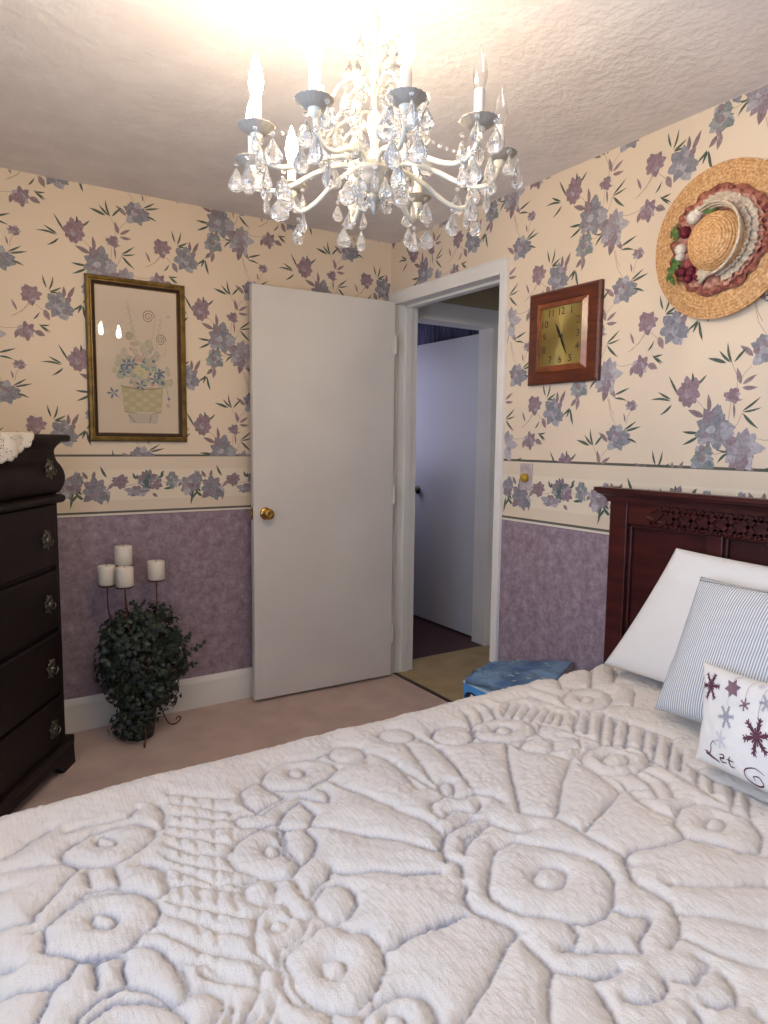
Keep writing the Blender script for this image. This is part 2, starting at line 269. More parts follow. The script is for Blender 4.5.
GROOVES="1:-2062,-1808 -2039,-1803 -2007,-1774 -1967,-1751;1:-1964,-1862 -1939,-1837 -1882,-1815 -1817,-1818 -1783,-1861 -1791,-1893 -1820,-1917 -1865,-1949 -1895,-1949 -1937,-1923 -1961,-1884 -1964,-1862;1:-2065,-1862 -2016,-1871 -1962,-1895 -1941,-1927;1:-1940,-1780 -1902,-1781 -1857,-1785 -1824,-1790 -1798,-1765;1:-1755,-1766 -1750,-1802 -1768,-1870 -1781,-1865;1:-1844,-1977 -1821,-1986 -1804,-2014;1:-2077,-2032 -2058,-2039 -2031,-2045 -2027,-2029 -1998,-1995 -1964,-1949 -1938,-1929;1:-2032,-2074 -2006,-2066 -1977,-2039 -1941,-2014 -1903,-2021 -1870,-2052 -1839,-2088 -1821,-2088 -1813,-2071 -1809,-2021 -1837,-1973;1:-1929,-1941 -1932,-2003;1:-1884,-1956 -1887,-2025;1:-2017,-2073 -1983,-2046 -1938,-2027 -1901,-2039 -1857,-2071 -1843,-2107 -1844,-2132 -1863,-2160 -1881,-2167 -1906,-2188 -1937,-2190 -1978,-2177 -1990,-2162 -2023,-2128 -2017,-2073;1:-2087,-2188 -2062,-2196 -2024,-2208 -2001,-2204 -1981,-2180 -1952,-2194 -1918,-2198;1:-1960,-2197 -1966,-2248;1:-1921,-2209 -1928,-2256;1:-2056,-2308 -2050,-2267 -2031,-2230 -2020,-2214;1:-2030,-2324 -1999,-2285 -1965,-2267 -1928,-2264 -1901,-2292 -1879,-2332 -1865,-2333 -1855,-2317 -1856,-2253 -1865,-2230 -1875,-2207 -1906,-2188;1:-1849,-2274 -1849,-2298 -1851,-2327 -1830,-2333 -1816,-2357 -1824,-2380 -1853,-2403 -1868,-2419;1:-1849,-2431 -1818,-2398 -1804,-2372;1:-1823,-2447 -1801,-2415 -1780,-2408;1:-2024,-2340 -1989,-2301 -1951,-2288 -1909,-2306 -1887,-2327 -1870,-2369 -1874,-2396 -1886,-2420;1:-2070,-1929 -2054,-1928;1:-2083,-2129 -2066,-2143;1:-1862,-1871 -1865,-1878 -1871,-1881 -1879,-1881 -1886,-1876 -1892,-1868 -1896,-1859 -1896,-1850 -1893,-1842 -1887,-1839 -1879,-1839 -1872,-1844 -1866,-1852 -1862,-1861 -1862,-1871;1:-1911,-2118 -1914,-2125 -1921,-2129 -1929,-2128 -1937,-2122 -1944,-2114 -1948,-2104 -1948,-2095 -1945,-2088 -1939,-2084 -1930,-2085 -1922,-2090 -1915,-2099 -1911,-2109 -1911,-2118;1:-1936,-2361 -1939,-2365 -1946,-2367 -1954,-2365 -1962,-2360 -1969,-2352 -1973,-2344 -1974,-2337 -1971,-2332 -1965,-2330 -1956,-2332 -1948,-2337 -1941,-2345 -1936,-2353 -1936,-2361;0.85:-1719,-1744 -1663,-1784 -1608,-1825 -1581,-1828;0.85:-1724,-1788 -1677,-1826 -1621,-1882;0.85:-1739,-1826 -1690,-1868 -1633,-1914;0.85:-1753,-1864 -1704,-1910 -1637,-1943;0.85:-1767,-1901 -1716,-1947 -1667,-2005;0.85:-1779,-1935 -1743,-1991 -1690,-2031;0.85:-1792,-1981 -1750,-2033 -1726,-2059 -1698,-2089;0.85:-1798,-2015 -1765,-2060 -1738,-2112 -1688,-2131;0.85:-1810,-2067 -1774,-2089 -1741,-2121 -1709,-2152;0.85:-1823,-2114 -1784,-2159 -1742,-2205 -1719,-2224;0.85:-1837,-2146 -1811,-2172 -1777,-2223 -1739,-2260;0.85:-1881,-2167 -1849,-2191 -1828,-2228 -1795,-2274 -1751,-2318;0.85:-1852,-2256 -1815,-2287 -1790,-2335 -1764,-2359;0.6:-1693,-1751 -1738,-1889 -1777,-2028 -1801,-2117 -1825,-2164;0.6:-1667,-1776 -1729,-1967 -1776,-2133 -1812,-2246 -1828,-2279;0.6:-1640,-1805 -1698,-1986 -1738,-2112 -1772,-2216 -1804,-2302;0.6:-1627,-1878 -1667,-2005 -1706,-2108 -1740,-2216;1:-1521,-1790 -1487,-1751 -1427,-1735 -1365,-1761 -1336,-1812 -1342,-1840 -1383,-1865 -1445,-1884 -1486,-1863 -1519,-1824 -1521,-1790;1:-1582,-1819 -1567,-1801 -1528,-1786;1:-1582,-1819 -1589,-1859 -1578,-1908 -1542,-1897 -1504,-1885 -1519,-1835;1:-1631,-1908 -1608,-1906 -1568,-1922 -1510,-1899 -1472,-1904 -1453,-1934 -1434,-1962 -1414,-1940 -1416,-1911;1:-1478,-1918 -1522,-1942 -1560,-1975 -1595,-1969 -1625,-1951 -1633,-1923 -1631,-1908;1:-1557,-1977 -1528,-1938;1:-1482,-1991 -1509,-2029 -1547,-2013 -1563,-1989;1:-1482,-1925 -1477,-1989;1:-1383,-1875 -1364,-1943 -1338,-2004 -1315,-2077 -1290,-2141 -1293,-2192;1:-1500,-2027 -1471,-2060 -1436,-2111 -1408,-2143 -1372,-2186 -1344,-2237;1:-1545,-2184 -1518,-2212 -1468,-2237 -1431,-2272 -1373,-2296;1:-1429,-2414 -1473,-2411 -1511,-2406 -1547,-2411 -1564,-2409;1:-1231,-1798 -1212,-1865 -1203,-1955 -1195,-2037;1:-1061,-1766 -1062,-1889 -1075,-1971;1:-1693,-2029 -1647,-1989 -1598,-1975 -1571,-1999 -1582,-2057 -1594,-2090 -1583,-2135 -1617,-2163 -1654,-2141 -1689,-2082 -1693,-2029;1:-1559,-2006 -1581,-2071 -1581,-2137 -1547,-2119 -1520,-2081 -1521,-2037;1:-1707,-2130 -1680,-2125;1:-1701,-2146 -1683,-2134 -1652,-2136 -1646,-2168 -1664,-2202 -1692,-2201 -1706,-2176 -1701,-2146;1:-1611,-2172 -1618,-2220 -1614,-2233 -1589,-2215 -1557,-2200 -1540,-2175;1:-1611,-2245 -1579,-2221 -1543,-2232 -1540,-2268 -1551,-2293 -1583,-2314 -1611,-2306 -1622,-2280 -1611,-2245;1:-1729,-2262 -1708,-2226 -1675,-2206 -1655,-2218 -1656,-2259 -1640,-2278 -1651,-2300 -1680,-2310 -1704,-2313 -1731,-2347 -1739,-2301 -1729,-2262;1:-1706,-2329 -1674,-2323 -1629,-2305 -1603,-2316 -1594,-2345 -1571,-2359 -1569,-2406 -1584,-2439 -1618,-2465 -1665,-2486 -1694,-2461 -1714,-2427 -1718,-2403 -1706,-2329;1:-1716,-2332 -1735,-2392 -1729,-2425 -1695,-2464 -1710,-2511;1:-1759,-2435 -1764,-2478;1:-1660,-2496 -1627,-2489 -1592,-2496 -1567,-2519 -1570,-2552 -1593,-2571 -1625,-2577 -1665,-2564 -1673,-2528 -1660,-2496;1:-1634,-2481 -1615,-2459;1:-1813,-2250 -1788,-2270 -1743,-2324 -1740,-2342;1:-1748,-2337 -1766,-2373 -1802,-2408 -1832,-2435;1:-1751,-2405 -1777,-2430 -1798,-2456;1:-1828,-2295 -1798,-2329 -1771,-2354;1:-1265,-1855 -1236,-1806 -1248,-1776;1:-1387,-1748 -1354,-1757 -1311,-1749;1:-1640,-2278 -1627,-2277;1:-1413,-1810 -1419,-1819 -1428,-1824 -1437,-1824 -1444,-1819 -1449,-1811 -1450,-1800 -1448,-1789 -1441,-1781 -1433,-1776 -1424,-1776 -1416,-1780 -1411,-1789 -1410,-1800 -1413,-1810;1:-1595,-2069 -1600,-2077 -1607,-2081 -1614,-2081 -1620,-2077 -1624,-2070 -1625,-2061 -1623,-2052 -1618,-2045 -1611,-2040 -1604,-2040 -1598,-2044 -1594,-2051 -1593,-2060 -1595,-2069;1:-1672,-2273 -1675,-2277 -1681,-2279 -1687,-2278 -1694,-2274 -1698,-2268 -1701,-2262 -1700,-2256 -1696,-2252 -1691,-2250 -1684,-2252 -1678,-2255 -1673,-2261 -1671,-2268 -1672,-2273;1:-1637,-2406 -1643,-2413 -1651,-2416 -1659,-2416 -1666,-2411 -1671,-2404 -1672,-2395 -1669,-2386 -1664,-2379 -1656,-2375 -1647,-2375 -1639,-2380 -1635,-2388 -1634,-2397 -1637,-2406;1:-1615,-2538 -1620,-2542 -1626,-2544 -1633,-2543 -1639,-2539 -1643,-2533 -1644,-2527 -1642,-2521 -1638,-2517 -1631,-2515 -1624,-2516 -1618,-2520 -1614,-2526 -1613,-2532 -1615,-2538;1:-1241,-1807 -1256,-1822 -1275,-1829 -1295,-1827 -1312,-1816 -1324,-1799 -1327,-1779 -1321,-1759 -1308,-1743 -1289,-1735 -1268,-1737 -1249,-1748 -1238,-1766 -1235,-1787 -1241,-1807;1:-1066,-1781 -1081,-1794 -1101,-1799 -1123,-1796 -1141,-1784 -1154,-1767 -1157,-1748 -1151,-1729 -1137,-1715 -1116,-1709 -1094,-1712 -1075,-1724 -1062,-1742 -1059,-1763 -1066,-1781;1:-754,-1926 -787,-1947 -828,-1954 -869,-1946 -903,-1925 -923,-1896 -927,-1862 -912,-1830 -880,-1807 -838,-1797 -794,-1804 -757,-1826 -737,-1859 -736,-1895 -754,-1926;1:-812,-1891 -822,-1898 -834,-1901 -845,-1900 -855,-1894 -860,-1885 -859,-1875 -854,-1865 -844,-1858 -832,-1855 -820,-1856 -811,-1862 -806,-1871 -806,-1881 -812,-1891;1:-379,-1884 -420,-1908 -465,-1918 -505,-1914 -534,-1897 -547,-1869 -540,-1835 -515,-1802 -476,-1776 -429,-1762 -384,-1765 -353,-1784 -341,-1815 -351,-1851 -379,-1884;1:-429,-1854 -439,-1860 -451,-1863 -462,-1862 -470,-1857 -474,-1849 -472,-1840 -466,-1832 -456,-1825 -444,-1823 -433,-1824 -424,-1829 -420,-1837 -422,-1846 -429,-1854;1:-789,-2029 -807,-2041 -830,-2045 -851,-2042 -868,-2032 -877,-2016 -877,-1998 -867,-1981 -848,-1969 -826,-1963 -803,-1966 -785,-1977 -776,-1993 -777,-2012 -789,-2029;1:-640,-2212 -680,-2232 -725,-2238 -767,-2231 -799,-2212 -815,-2183 -812,-2151 -790,-2121 -752,-2098 -704,-2089 -658,-2095 -622,-2117 -607,-2148 -613,-2182 -640,-2212;1:-684,-2185 -700,-2193 -719,-2196 -736,-2193 -750,-2185 -757,-2173 -755,-2160 -746,-2148 -730,-2139 -711,-2136 -693,-2139 -679,-2147 -672,-2160 -674,-2173 -684,-2185;1:-921,-1862 -944,-1879 -971,-1887 -999,-1884 -1021,-1870 -1034,-1849 -1035,-1824 -1024,-1799 -1003,-1780 -974,-1771 -945,-1774 -922,-1788 -908,-1811 -908,-1837 -921,-1862;1:-1152,-2062 -1162,-2071 -1172,-2077 -1181,-2077 -1188,-2073 -1190,-2065 -1188,-2055 -1182,-2044 -1173,-2034 -1162,-2028 -1152,-2027 -1145,-2031 -1143,-2040 -1145,-2051 -1152,-2062;1:-763,-1801 -677,-1736;1:-759,-1831 -657,-1763;1:-744,-1854 -651,-1797;1:-717,-1870 -632,-1823;1:-698,-1895 -611,-1841;1:-687,-1915 -608,-1866;1:-674,-1941 -601,-1885;1:-663,-1981 -575,-1906;1:-658,-2021 -550,-1930;1:-666,-2076 -522,-1960;1:-653,-2107 -510,-1995;1:-629,-2132 -488,-2027;1:-702,-1721 -580,-1731 -565,-1849;1:-779,-1819 -717,-1883 -690,-1965 -666,-2076;1:-753,-1735 -795,-1810;1:-798,-1737 -834,-1800;1:-846,-1737 -894,-1816;1:-530,-1695 -494,-1783;1:-356,-1626 -451,-1743;1:-215,-1662 -360,-1780;1:-260,-1787 -162,-1734;1:-710,-1901 -773,-1951 -760,-2007;1:-737,-1997 -693,-2024 -732,-2070 -804,-2049;1:-876,-1937 -971,-2051 -1053,-2165 -1095,-2220;1:-821,-2112 -919,-2178 -1043,-2275;1:-854,-2287 -957,-2320 -1031,-2346;1:-1051,-1876 -1083,-1983 -1117,-2083;1:-1117,-1813 -1143,-1906 -1178,-2019;1:-876,-1937 -874,-2006 -831,-2053 -814,-2106 -747,-2083;1:-821,-2112 -804,-2153 -842,-2277 -793,-2299;1:-893,-1829 -955,-1889 -890,-1940;1:-1253,-2153 -1258,-2120 -1237,-2086 -1190,-2082 -1164,-2106 -1125,-2104 -1098,-2137 -1099,-2170;1:-1253,-2153 -1232,-2136 -1200,-2140 -1179,-2168 -1140,-2145;1:-1278,-2195 -1240,-2190 -1194,-2174;1:-1278,-2195 -1321,-2235 -1342,-2278;1:-1172,-2210 -1217,-2232 -1261,-2246 -1294,-2271;1:-1170,-2218 -1170,-2247 -1149,-2281 -1114,-2281;1:-1095,-2220 -1078,-2245 -1047,-2279 -1042,-2326 -1045,-2379 -1038,-2434 -1047,-2477;1:-1212,-1924 -1227,-2025;1:-1323,-2374 -1274,-2326 -1228,-2292 -1180,-2295 -1138,-2348 -1107,-2385 -1095,-2436 -1108,-2480 -1163,-2524 -1202,-2539 -1246,-2531 -1266,-2514 -1288,-2486 -1322,-2460 -1335,-2428 -1337,-2397 -1323,-2374;1:-1332,-2241 -1290,-2201 -1244,-2194 -1196,-2188;1:-1287,-2262 -1259,-2233 -1186,-2216 -1170,-2218;1:-1344,-2328 -1322,-2296 -1337,-2262;1:-1357,-2353 -1382,-2379 -1388,-2415 -1371,-2444 -1359,-2470 -1361,-2490;1:-1440,-2263 -1408,-2277 -1376,-2303;1:-1537,-2407 -1506,-2405 -1455,-2406 -1406,-2413;1:-1582,-2593 -1523,-2569 -1452,-2535 -1385,-2497 -1364,-2493;1:-1364,-2511 -1367,-2542 -1366,-2574 -1405,-2602 -1437,-2636 -1472,-2669;1:-1366,-2574 -1350,-2591 -1328,-2620 -1285,-2632;1:-1269,-2517 -1271,-2542 -1300,-2559 -1323,-2553;1:-1314,-2558 -1294,-2579 -1249,-2603 -1226,-2625;1:-1596,-2493 -1570,-2512 -1568,-2547 -1591,-2571 -1617,-2571;1:-1178,-2430 -1191,-2438 -1207,-2441 -1222,-2439 -1234,-2431 -1240,-2420 -1240,-2408 -1233,-2397 -1220,-2388 -1205,-2385 -1189,-2387 -1176,-2395 -1170,-2406 -1171,-2419 -1178,-2430;1:-1045,-2353 -1044,-2398;1:-1047,-2454 -1086,-2510 -1078,-2538 -1079,-2576 -1100,-2611 -1141,-2638 -1171,-2645;1:-1179,-2534 -1170,-2564 -1136,-2581;1:-1142,-2585 -1172,-2597 -1199,-2602 -1217,-2623;1:-1047,-2454 -1016,-2442 -967,-2456 -919,-2469 -883,-2475;1:-883,-2475 -860,-2522;1:-837,-2557 -798,-2596;1:-1035,-2551 -998,-2578 -937,-2616 -885,-2643;1:-1088,-2602 -1056,-2635 -1030,-2670 -1002,-2706;1:-1137,-2640 -1127,-2689 -1110,-2729 -1093,-2756;1:-1226,-2692 -1208,-2706 -1174,-2705 -1153,-2696 -1159,-2682;1:-1230,-2745 -1215,-2759 -1195,-2769 -1177,-2758 -1158,-2725;1:-1329,-2622 -1304,-2631 -1278,-2631;1:-1319,-2675 -1304,-2690 -1275,-2700 -1251,-2694 -1238,-2678;1:-1339,-2640 -1353,-2671 -1368,-2705;1:-1305,-2746 -1293,-2761 -1264,-2759 -1252,-2739;1:-1190,-2794 -1196,-2811;1:-855,-2431 -788,-2398 -732,-2405 -704,-2449 -697,-2504 -734,-2552 -795,-2580 -821,-2564 -849,-2515 -877,-2470 -855,-2431;1:-191,-1644 -366,-1788;1:-432,-1748 -366,-1788 -346,-1856;1:-420,-1916 -383,-1963 -261,-1879;1:-802,-2211 -802,-2249 -833,-2317 -847,-2375 -832,-2421;1:-730,-2231 -755,-2308 -792,-2348 -832,-2317;1:-703,-2247 -706,-2308 -757,-2363;1:-843,-2282 -939,-2318 -1027,-2343;1:-146,-1704 -256,-1795 -223,-1830;1:-548,-1900 -672,-1992;1:-529,-1924 -655,-2023;1:-492,-1946 -665,-2077;1:-511,-2004 -638,-2093;1:-510,-2048 -638,-2131;1:-503,-2095 -610,-2166;1:-502,-2136 -667,-2236;1:-499,-2177 -646,-2266;1:-533,-2232 -631,-2291;1:-579,-2306 -666,-2362;1:-598,-2359 -657,-2396;1:-592,-2407 -700,-2465;1:-609,-2454 -687,-2498;1:-562,-1868 -511,-1923 -498,-1989 -492,-2091 -483,-2167;1:-583,-2288 -598,-2359 -594,-2421 -598,-2488;1:-671,-2082 -628,-2192 -648,-2281 -664,-2348 -682,-2436;1:-763,-2488 -775,-2493 -789,-2495 -801,-2493 -809,-2488 -812,-2481 -809,-2472 -801,-2465 -788,-2459 -774,-2457 -762,-2459 -753,-2464 -751,-2472 -754,-2480 -763,-2488"

# ------------------------------------------------------------ the room
XL, YF = -2.68, -4.05
DY0, DY1, DZ = -0.906, -0.070, 2.058       # doorway in the right wall
def wall_with_print(name, boxes, place, keep, origin, borigin, urange, label, bkeep=None):
    bm = B_(); lay = bm.loops.layers.float_color.new('ink')
    for b in boxes: box(bm, *b)
    pol = motif_polys([m[:3] + (m[3] * 1.08, m[4] * 1.08) if len(m) == 5 else m for m in MOT], 3); bpol = motif_polys([m[:3] + (m[3] * 1.3, m[4] * 1.3) if len(m) == 5 else m for m in BOR], 5); U0, U1 = urange
    for k in range(-9, 10):
        du = origin[0] + 0.54 * k
        if du < U0 - 0.7 or du > U1 + 0.7: continue
        for j in range(-4, 4):
            dv = origin[1] + 0.535 * j + (0.2675 if k % 2 else 0)
            print_on(bm, place, lambda a, b: U0 < a < U1 and keep(a, b), pol, lay, du, dv, Z0 + 0.004, H - 0.002)
    for k in range(-9, 10):
        print_on(bm, place, lambda a, b: U0 < a < U1 and keep(a, b), bpol, lay, borigin + 0.53 * k, 0, Z3, Z0 - 0.003)
    return struct(new_obj(name, bm, [M_paper, M_ink]), label, 'wall')
wall_with_print('wall_back', [(XL, 0.0, 0.0, 0.12, 0, H)], lambda u, v, e: Vector((u, -e, v)), lambda a, b: True,
                (-1.603, 2.187), -1.548 - 1.0572, (XL, 0), 'floral papered wall with lilac lower half, behind the framed picture and open door')
wall_with_print('wall_right', [(0, 0.12, YF, DY0, 0, H), (0, 0.12, DY1, 0.0, 0, H), (0, 0.12, DY0, DY1, DZ, H)],
                lambda u, v, e: Vector((-e, -u, v)), lambda a, b: not (0.02 < a < 0.938 and b < 2.108),
                (1.836, 1.491), 0.0, (0, -YF), 'floral papered wall with lilac lower half, behind the headboard and straw hat')
bm = B_()
for b in ((XL - 0.12, XL, YF, -3.08, 0, H), (XL - 0.12, XL, -1.82, 0.12, 0, H), (XL - 0.12, XL, -3.08, -1.82, 0, 0.88), (XL - 0.12, XL, -3.08, -1.82, 2.12, H)): box(bm, *b)
struct(new_obj('wall_left', bm, M_paper), 'papered wall with the window, left of the bed', 'wall')
bm = B_()
for b in ((XL, -2.15, YF - 0.12, YF, 0, H), (-0.85, 0.12, YF - 0.12, YF, 0, H), (-2.15, -0.85, YF - 0.12, YF, 0, 0.95), (-2.15, -0.85, YF - 0.12, YF, 2.05, H)): box(bm, *b)
struct(new_obj('wall_front', bm, M_paper), 'papered wall behind the foot side of the bed', 'wall')
bm = B_(); box(bm, XL - 0.12, 0.12, YF - 0.12, 0.12, H, H + 0.08); struct(new_obj('ceiling', bm, M_ceil), 'white stucco textured ceiling', 'ceiling')
bm = B_(); box(bm, XL - 0.12, 0.0, YF - 0.12, 0.12, -0.06, 0); struct(new_obj('floor', bm, M_carpet), 'pink beige bedroom carpet', 'floor')

def thin_glass():
    m = bpy.data.materials.new('window_glass'); m.use_nodes = True; nt = m.node_tree; nt.nodes.clear()
    o = N(m, 'ShaderNodeOutputMaterial'); mx = N(m, 'ShaderNodeMixShader'); t = N(m, 'ShaderNodeBsdfTransparent'); g = N(m, 'ShaderNodeBsdfGlossy'); g.inputs['Roughness'].default_value = 0.02
    f = N(m, 'ShaderNodeFresnel'); f.inputs[0].default_value = 1.45
    LK(m, f.outputs[0], mx.inputs[0]); LK(m, t.outputs[0], mx.inputs[1]); LK(m, g.outputs[0], mx.inputs[2]); LK(m, mx.outputs[0], o.inputs[0]); return m
M_glass = thin_glass()
def window(name, axis, c0, c1, z0, z1, pos, label):
    bm = B_()
    def bx(a0, a1, b0, b1, d0, d1):
        if axis == 'y': box(bm, pos + d0, pos + d1, a0, a1, b0, b1)
        else: box(bm, a0, a1, pos + d0, pos + d1, b0, b1)
    w = 0.06
    bx(c0, c1, z0, z0 + w, -0.03, 0.03); bx(c0, c1, z1 - w, z1, -0.03, 0.03); bx(c0, c0 + w, z0 + w, z1 - w, -0.03, 0.03); bx(c1 - w, c1, z0 + w, z1 - w, -0.03, 0.03)
    bx(c0 + w, c1 - w, (z0 + z1) / 2 - 0.02, (z0 + z1) / 2 + 0.02, -0.025, 0.025)
    o = struct(new_obj(name, bm, M_white), label, 'window')
    bm = B_(); bx(c0 + w, c1 - w, z0 + w, z1 - w, -0.003, 0.003); new_obj('pane', bm, M_glass, o)
window('window_1', 'y', -3.08, -1.82, 0.88, 2.12, XL - 0.06, 'white framed window in the left wall')
window('window_2', 'x', -2.15, -0.85, 0.95, 2.05, YF - 0.06, 'white framed window behind the bed')

def base_prof(name, f0, f1, lab):
    bm = B_(); prof = [(0, 0), (0.014, 0), (0.014, 0.125), (0.009, 0.140), (0.004, 0.152), (0, 0.152)]
    extrude_profile(bm, prof, [f0, f1]); return struct(new_obj(name, bm, M_white), lab, 'baseboard')
base_prof('baseboard_back', lambda a, b: Vector((XL, -a, b)), lambda a, b: Vector((-0.002, -a, b)), 'tall white baseboard under the lilac wall')
base_prof('baseboard_right', lambda a, b: Vector((-a, YF, b)), lambda a, b: Vector((-a, -0.942, b)), 'white baseboard behind the bed')
base_prof('baseboard_left', lambda a, b: Vector((XL + a, YF, b)), lambda a, b: Vector((XL + a, -0.02, b)), 'white baseboard under the window')

# door casing (one moulding around the doorway) and jamb lining
def casing():
    bm = B_()
    t = 0.020
    box(bm, -t, 0, DY0 - 0.036, DY0 + 0.004, 0, 2.105, bev=0.003)               # right leg
    box(bm, -t, 0, DY1 - 0.008, DY1 + 0.055, 0, 2.105, bev=0.003)               # left leg
    box(bm, -t - 0.003, 0, DY0 - 0.037, DY1 + 0.058, 2.050, 2.108, bev=0.003)     # head
    box(bm, -t - 0.006, 0, DY0 - 0.038, DY1 + 0.060, 2.102, 2.112, bev=0.003)
    box(bm, -t - 0.008, 0, DY0 + 0.000, DY1 - 0.004, 2.044, 2.054, bev=0.002)
    # jamb lining and stops
    box(bm, 0.0, 0.125, DY1 - 0.012, DY1, 0, DZ); box(bm, 0.0, 0.125, DY0, DY0 + 0.012, 0, DZ); box(bm, 0.0, 0.125, DY0, DY1, DZ - 0.012, DZ)
    box(bm, 0.045, 0.085, DY1 - 0.022, DY1 - 0.012, 0, DZ - 0.012); box(bm, 0.045, 0.085, DY0 + 0.012, DY0 + 0.022, 0, DZ - 0.012); box(bm, 0.045, 0.085, DY0 + 0.012, DY1 - 0.012, DZ - 0.024, DZ - 0.012)
    return struct(new_obj('trim_1', bm, M_white), 'white painted casing around the bedroom doorway', 'door frame')
casing()
bm = B_(); extrude_profile(bm, [(-0.012, 0), (-0.010, 0.004), (0.010, 0.004), (0.012, 0)], [lambda a, b: Vector((a, DY0 + 0.018, b)), lambda a, b: Vector((a, DY1 - 0.018, b))])
struct(new_obj('trim_2', bm, M_fdark), 'dark threshold strip between pink and tan carpet', 'threshold')

# bedroom door, swung open against the back wall
def knob_bm(side=-1):
    bm = B_(); M = Matrix.Rotation(PI / 2, 4, 'X') if side < 0 else Matrix.Rotation(-PI / 2, 4, 'X')
    lathe(bm, [(0.030, 0), (0.031, 0.004), (0.026, 0.008), (0.012, 0.011), (0.010, 0.026), (0.016, 0.032), (0.025, 0.040), (0.027, 0.048), (0.024, 0.056), (0.014, 0.060), (0.008, 0.057), (0.002, 0.057)], 24, M)
    return bm
def hinge_bm(h=0.09):
    bm = B_(); tube(bm, [(0, 0, -h / 2), (0, 0, h / 2)], 0.006, 10); box(bm, -0.028, 0.0, 0.001, 0.004, -h / 2, h / 2); sphere(bm, (0, 0, h / 2 + 0.004), 0.006, 8); return bm
bm = B_(); box(bm, -0.797, 0, 0, 0.035, 0.015, 2.045, bev=0.002)
d = struct(new_obj('door_1', bm, M_door), 'plain white slab door swung open against the papered wall', 'door'); d.location = (-0.056, -0.132, 0); d.rotation_euler = (0, 0, -0.0298)
k = new_obj('door_knob', knob_bm(), M_brass, d, smooth=True); k.location = (-0.735, 0, 0.953); k['label'] = 'round brass knob'
bm = B_(); box(bm, -0.7985, -0.7965, 0.006, 0.029, 0.925, 0.985); box(bm, -0.806, -0.797, 0.012, 0.024, 0.945, 0.965); new_obj('latch', bm, M_brass, d)
for z in (0.25, 1.02, 1.82):
    h_ = new_obj('hinge', hinge_bm(), M_door, d); h_.location = (0.004, -0.004, z)

# hallway beyond
boxo('floor_hall', M_tan, None, 0.0, 1.2, -1.6, 0.07, -0.06, -0.0005)
struct(bpy.data.objects['floor_hall'], 'tan carpet in the small hall beyond the doorway', 'floor')
struct(boxo('floor_dark', M_darkfloor, None, 0.12, 1.2, 0.07, 1.75, -0.06, -0.0005), 'dark red floor of the room beyond the hall', 'floor')
bpy.data.objects['floor_dark'].name = 'floor_far'
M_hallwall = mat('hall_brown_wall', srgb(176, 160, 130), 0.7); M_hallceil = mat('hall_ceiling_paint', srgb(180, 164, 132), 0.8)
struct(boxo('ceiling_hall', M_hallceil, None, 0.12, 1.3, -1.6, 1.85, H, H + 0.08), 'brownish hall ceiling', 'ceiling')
struct(boxo('wall_hall', M_white, None, 0.862, 0.98, -1.6, 0.07, 0, H), 'pale wall at the far side of the small hall', 'wall')
struct(boxo('wall_hall_end', M_white, None, 0.12, 0.98, -1.72, -1.6, 0, H), 'end wall of the small hall', 'wall')
def stripes():
    m = mat('dark_striped_paper', srgb(70, 68, 96), 0.7); g = N(m, 'ShaderNodeNewGeometry'); mp = N(m, 'ShaderNodeMapping'); mp.inputs['Scale'].default_value = (1, 1, 0.12); LK(m, g.outputs['Position'], mp.inputs[0])
    n = N(m, 'ShaderNodeTexNoise'); n.inputs['Scale'].default_value = 32; n.inputs['Detail'].default_value = 3; LK(m, mp.outputs[0], n.inputs['Vector'])
    r = ramp(m, [(0.40, srgb(48, 46, 72)), (0.5, srgb(96, 92, 120)), (0.60, srgb(60, 56, 84))]); LK(m, n.outputs[0], r.inputs[0]); LK(m, r.outputs[0], BS(m).inputs['Base Color']); return m
M_str = stripes()
struct(boxo('wall_far_side', M_str, None, 0.93, 1.05, 0.19, 1.75, 0, H), 'dark striped wallpaper behind the hall door', 'wall')
struct(boxo('wall_far', M_str, None, 0.0, 1.05, 1.75, 1.87, 0, H), 'dark striped end wall of the far room', 'wall')
bm = B_(); box(bm, 0.0, 0.12, 0.12, 1.75, 0, H); struct(new_obj('wall_near', bm, M_str), 'dark striped wall backing the bedroom', 'wall')
bm = B_()
box(bm, 0.125, 0.862, 0.055, 0.19, 2.125, H, mi=1)
box(bm, 0.125, 0.862, 0.050, 0.195, 2.018, 2.125, bev=0.004)
box(bm, 0.790, 0.862, 0.050, 0.185, 0, 2.018, bev=0.003); box(bm, 0.120, 0.150, 0.050, 0.19, 0, 2.018, bev=0.003)
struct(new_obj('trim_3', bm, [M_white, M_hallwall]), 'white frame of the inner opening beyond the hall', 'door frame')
bm = B_(); box(bm, -0.0, 0.72, -0.035, 0, 0.012, 2.008, bev=0.002)
d2 = struct(new_obj('door_2', bm, M_hdoor), 'white slab door standing open beyond the hall', 'door'); d2.location = (0.838, 0.215, 0); d2.rotation_euler = (0, 0, PI / 2 + 0.0)
k = new_obj('door_knob', knob_bm(1), M_abrass, d2, smooth=True); k.location = (0.675, 0, 0.96); k['label'] = 'small dull brass knob'
for z in (0.30, 1.74):
    h_ = new_obj('hinge', hinge_bm(0.1), M_steel, d2); h_.location = (-0.004, 0.006, z)

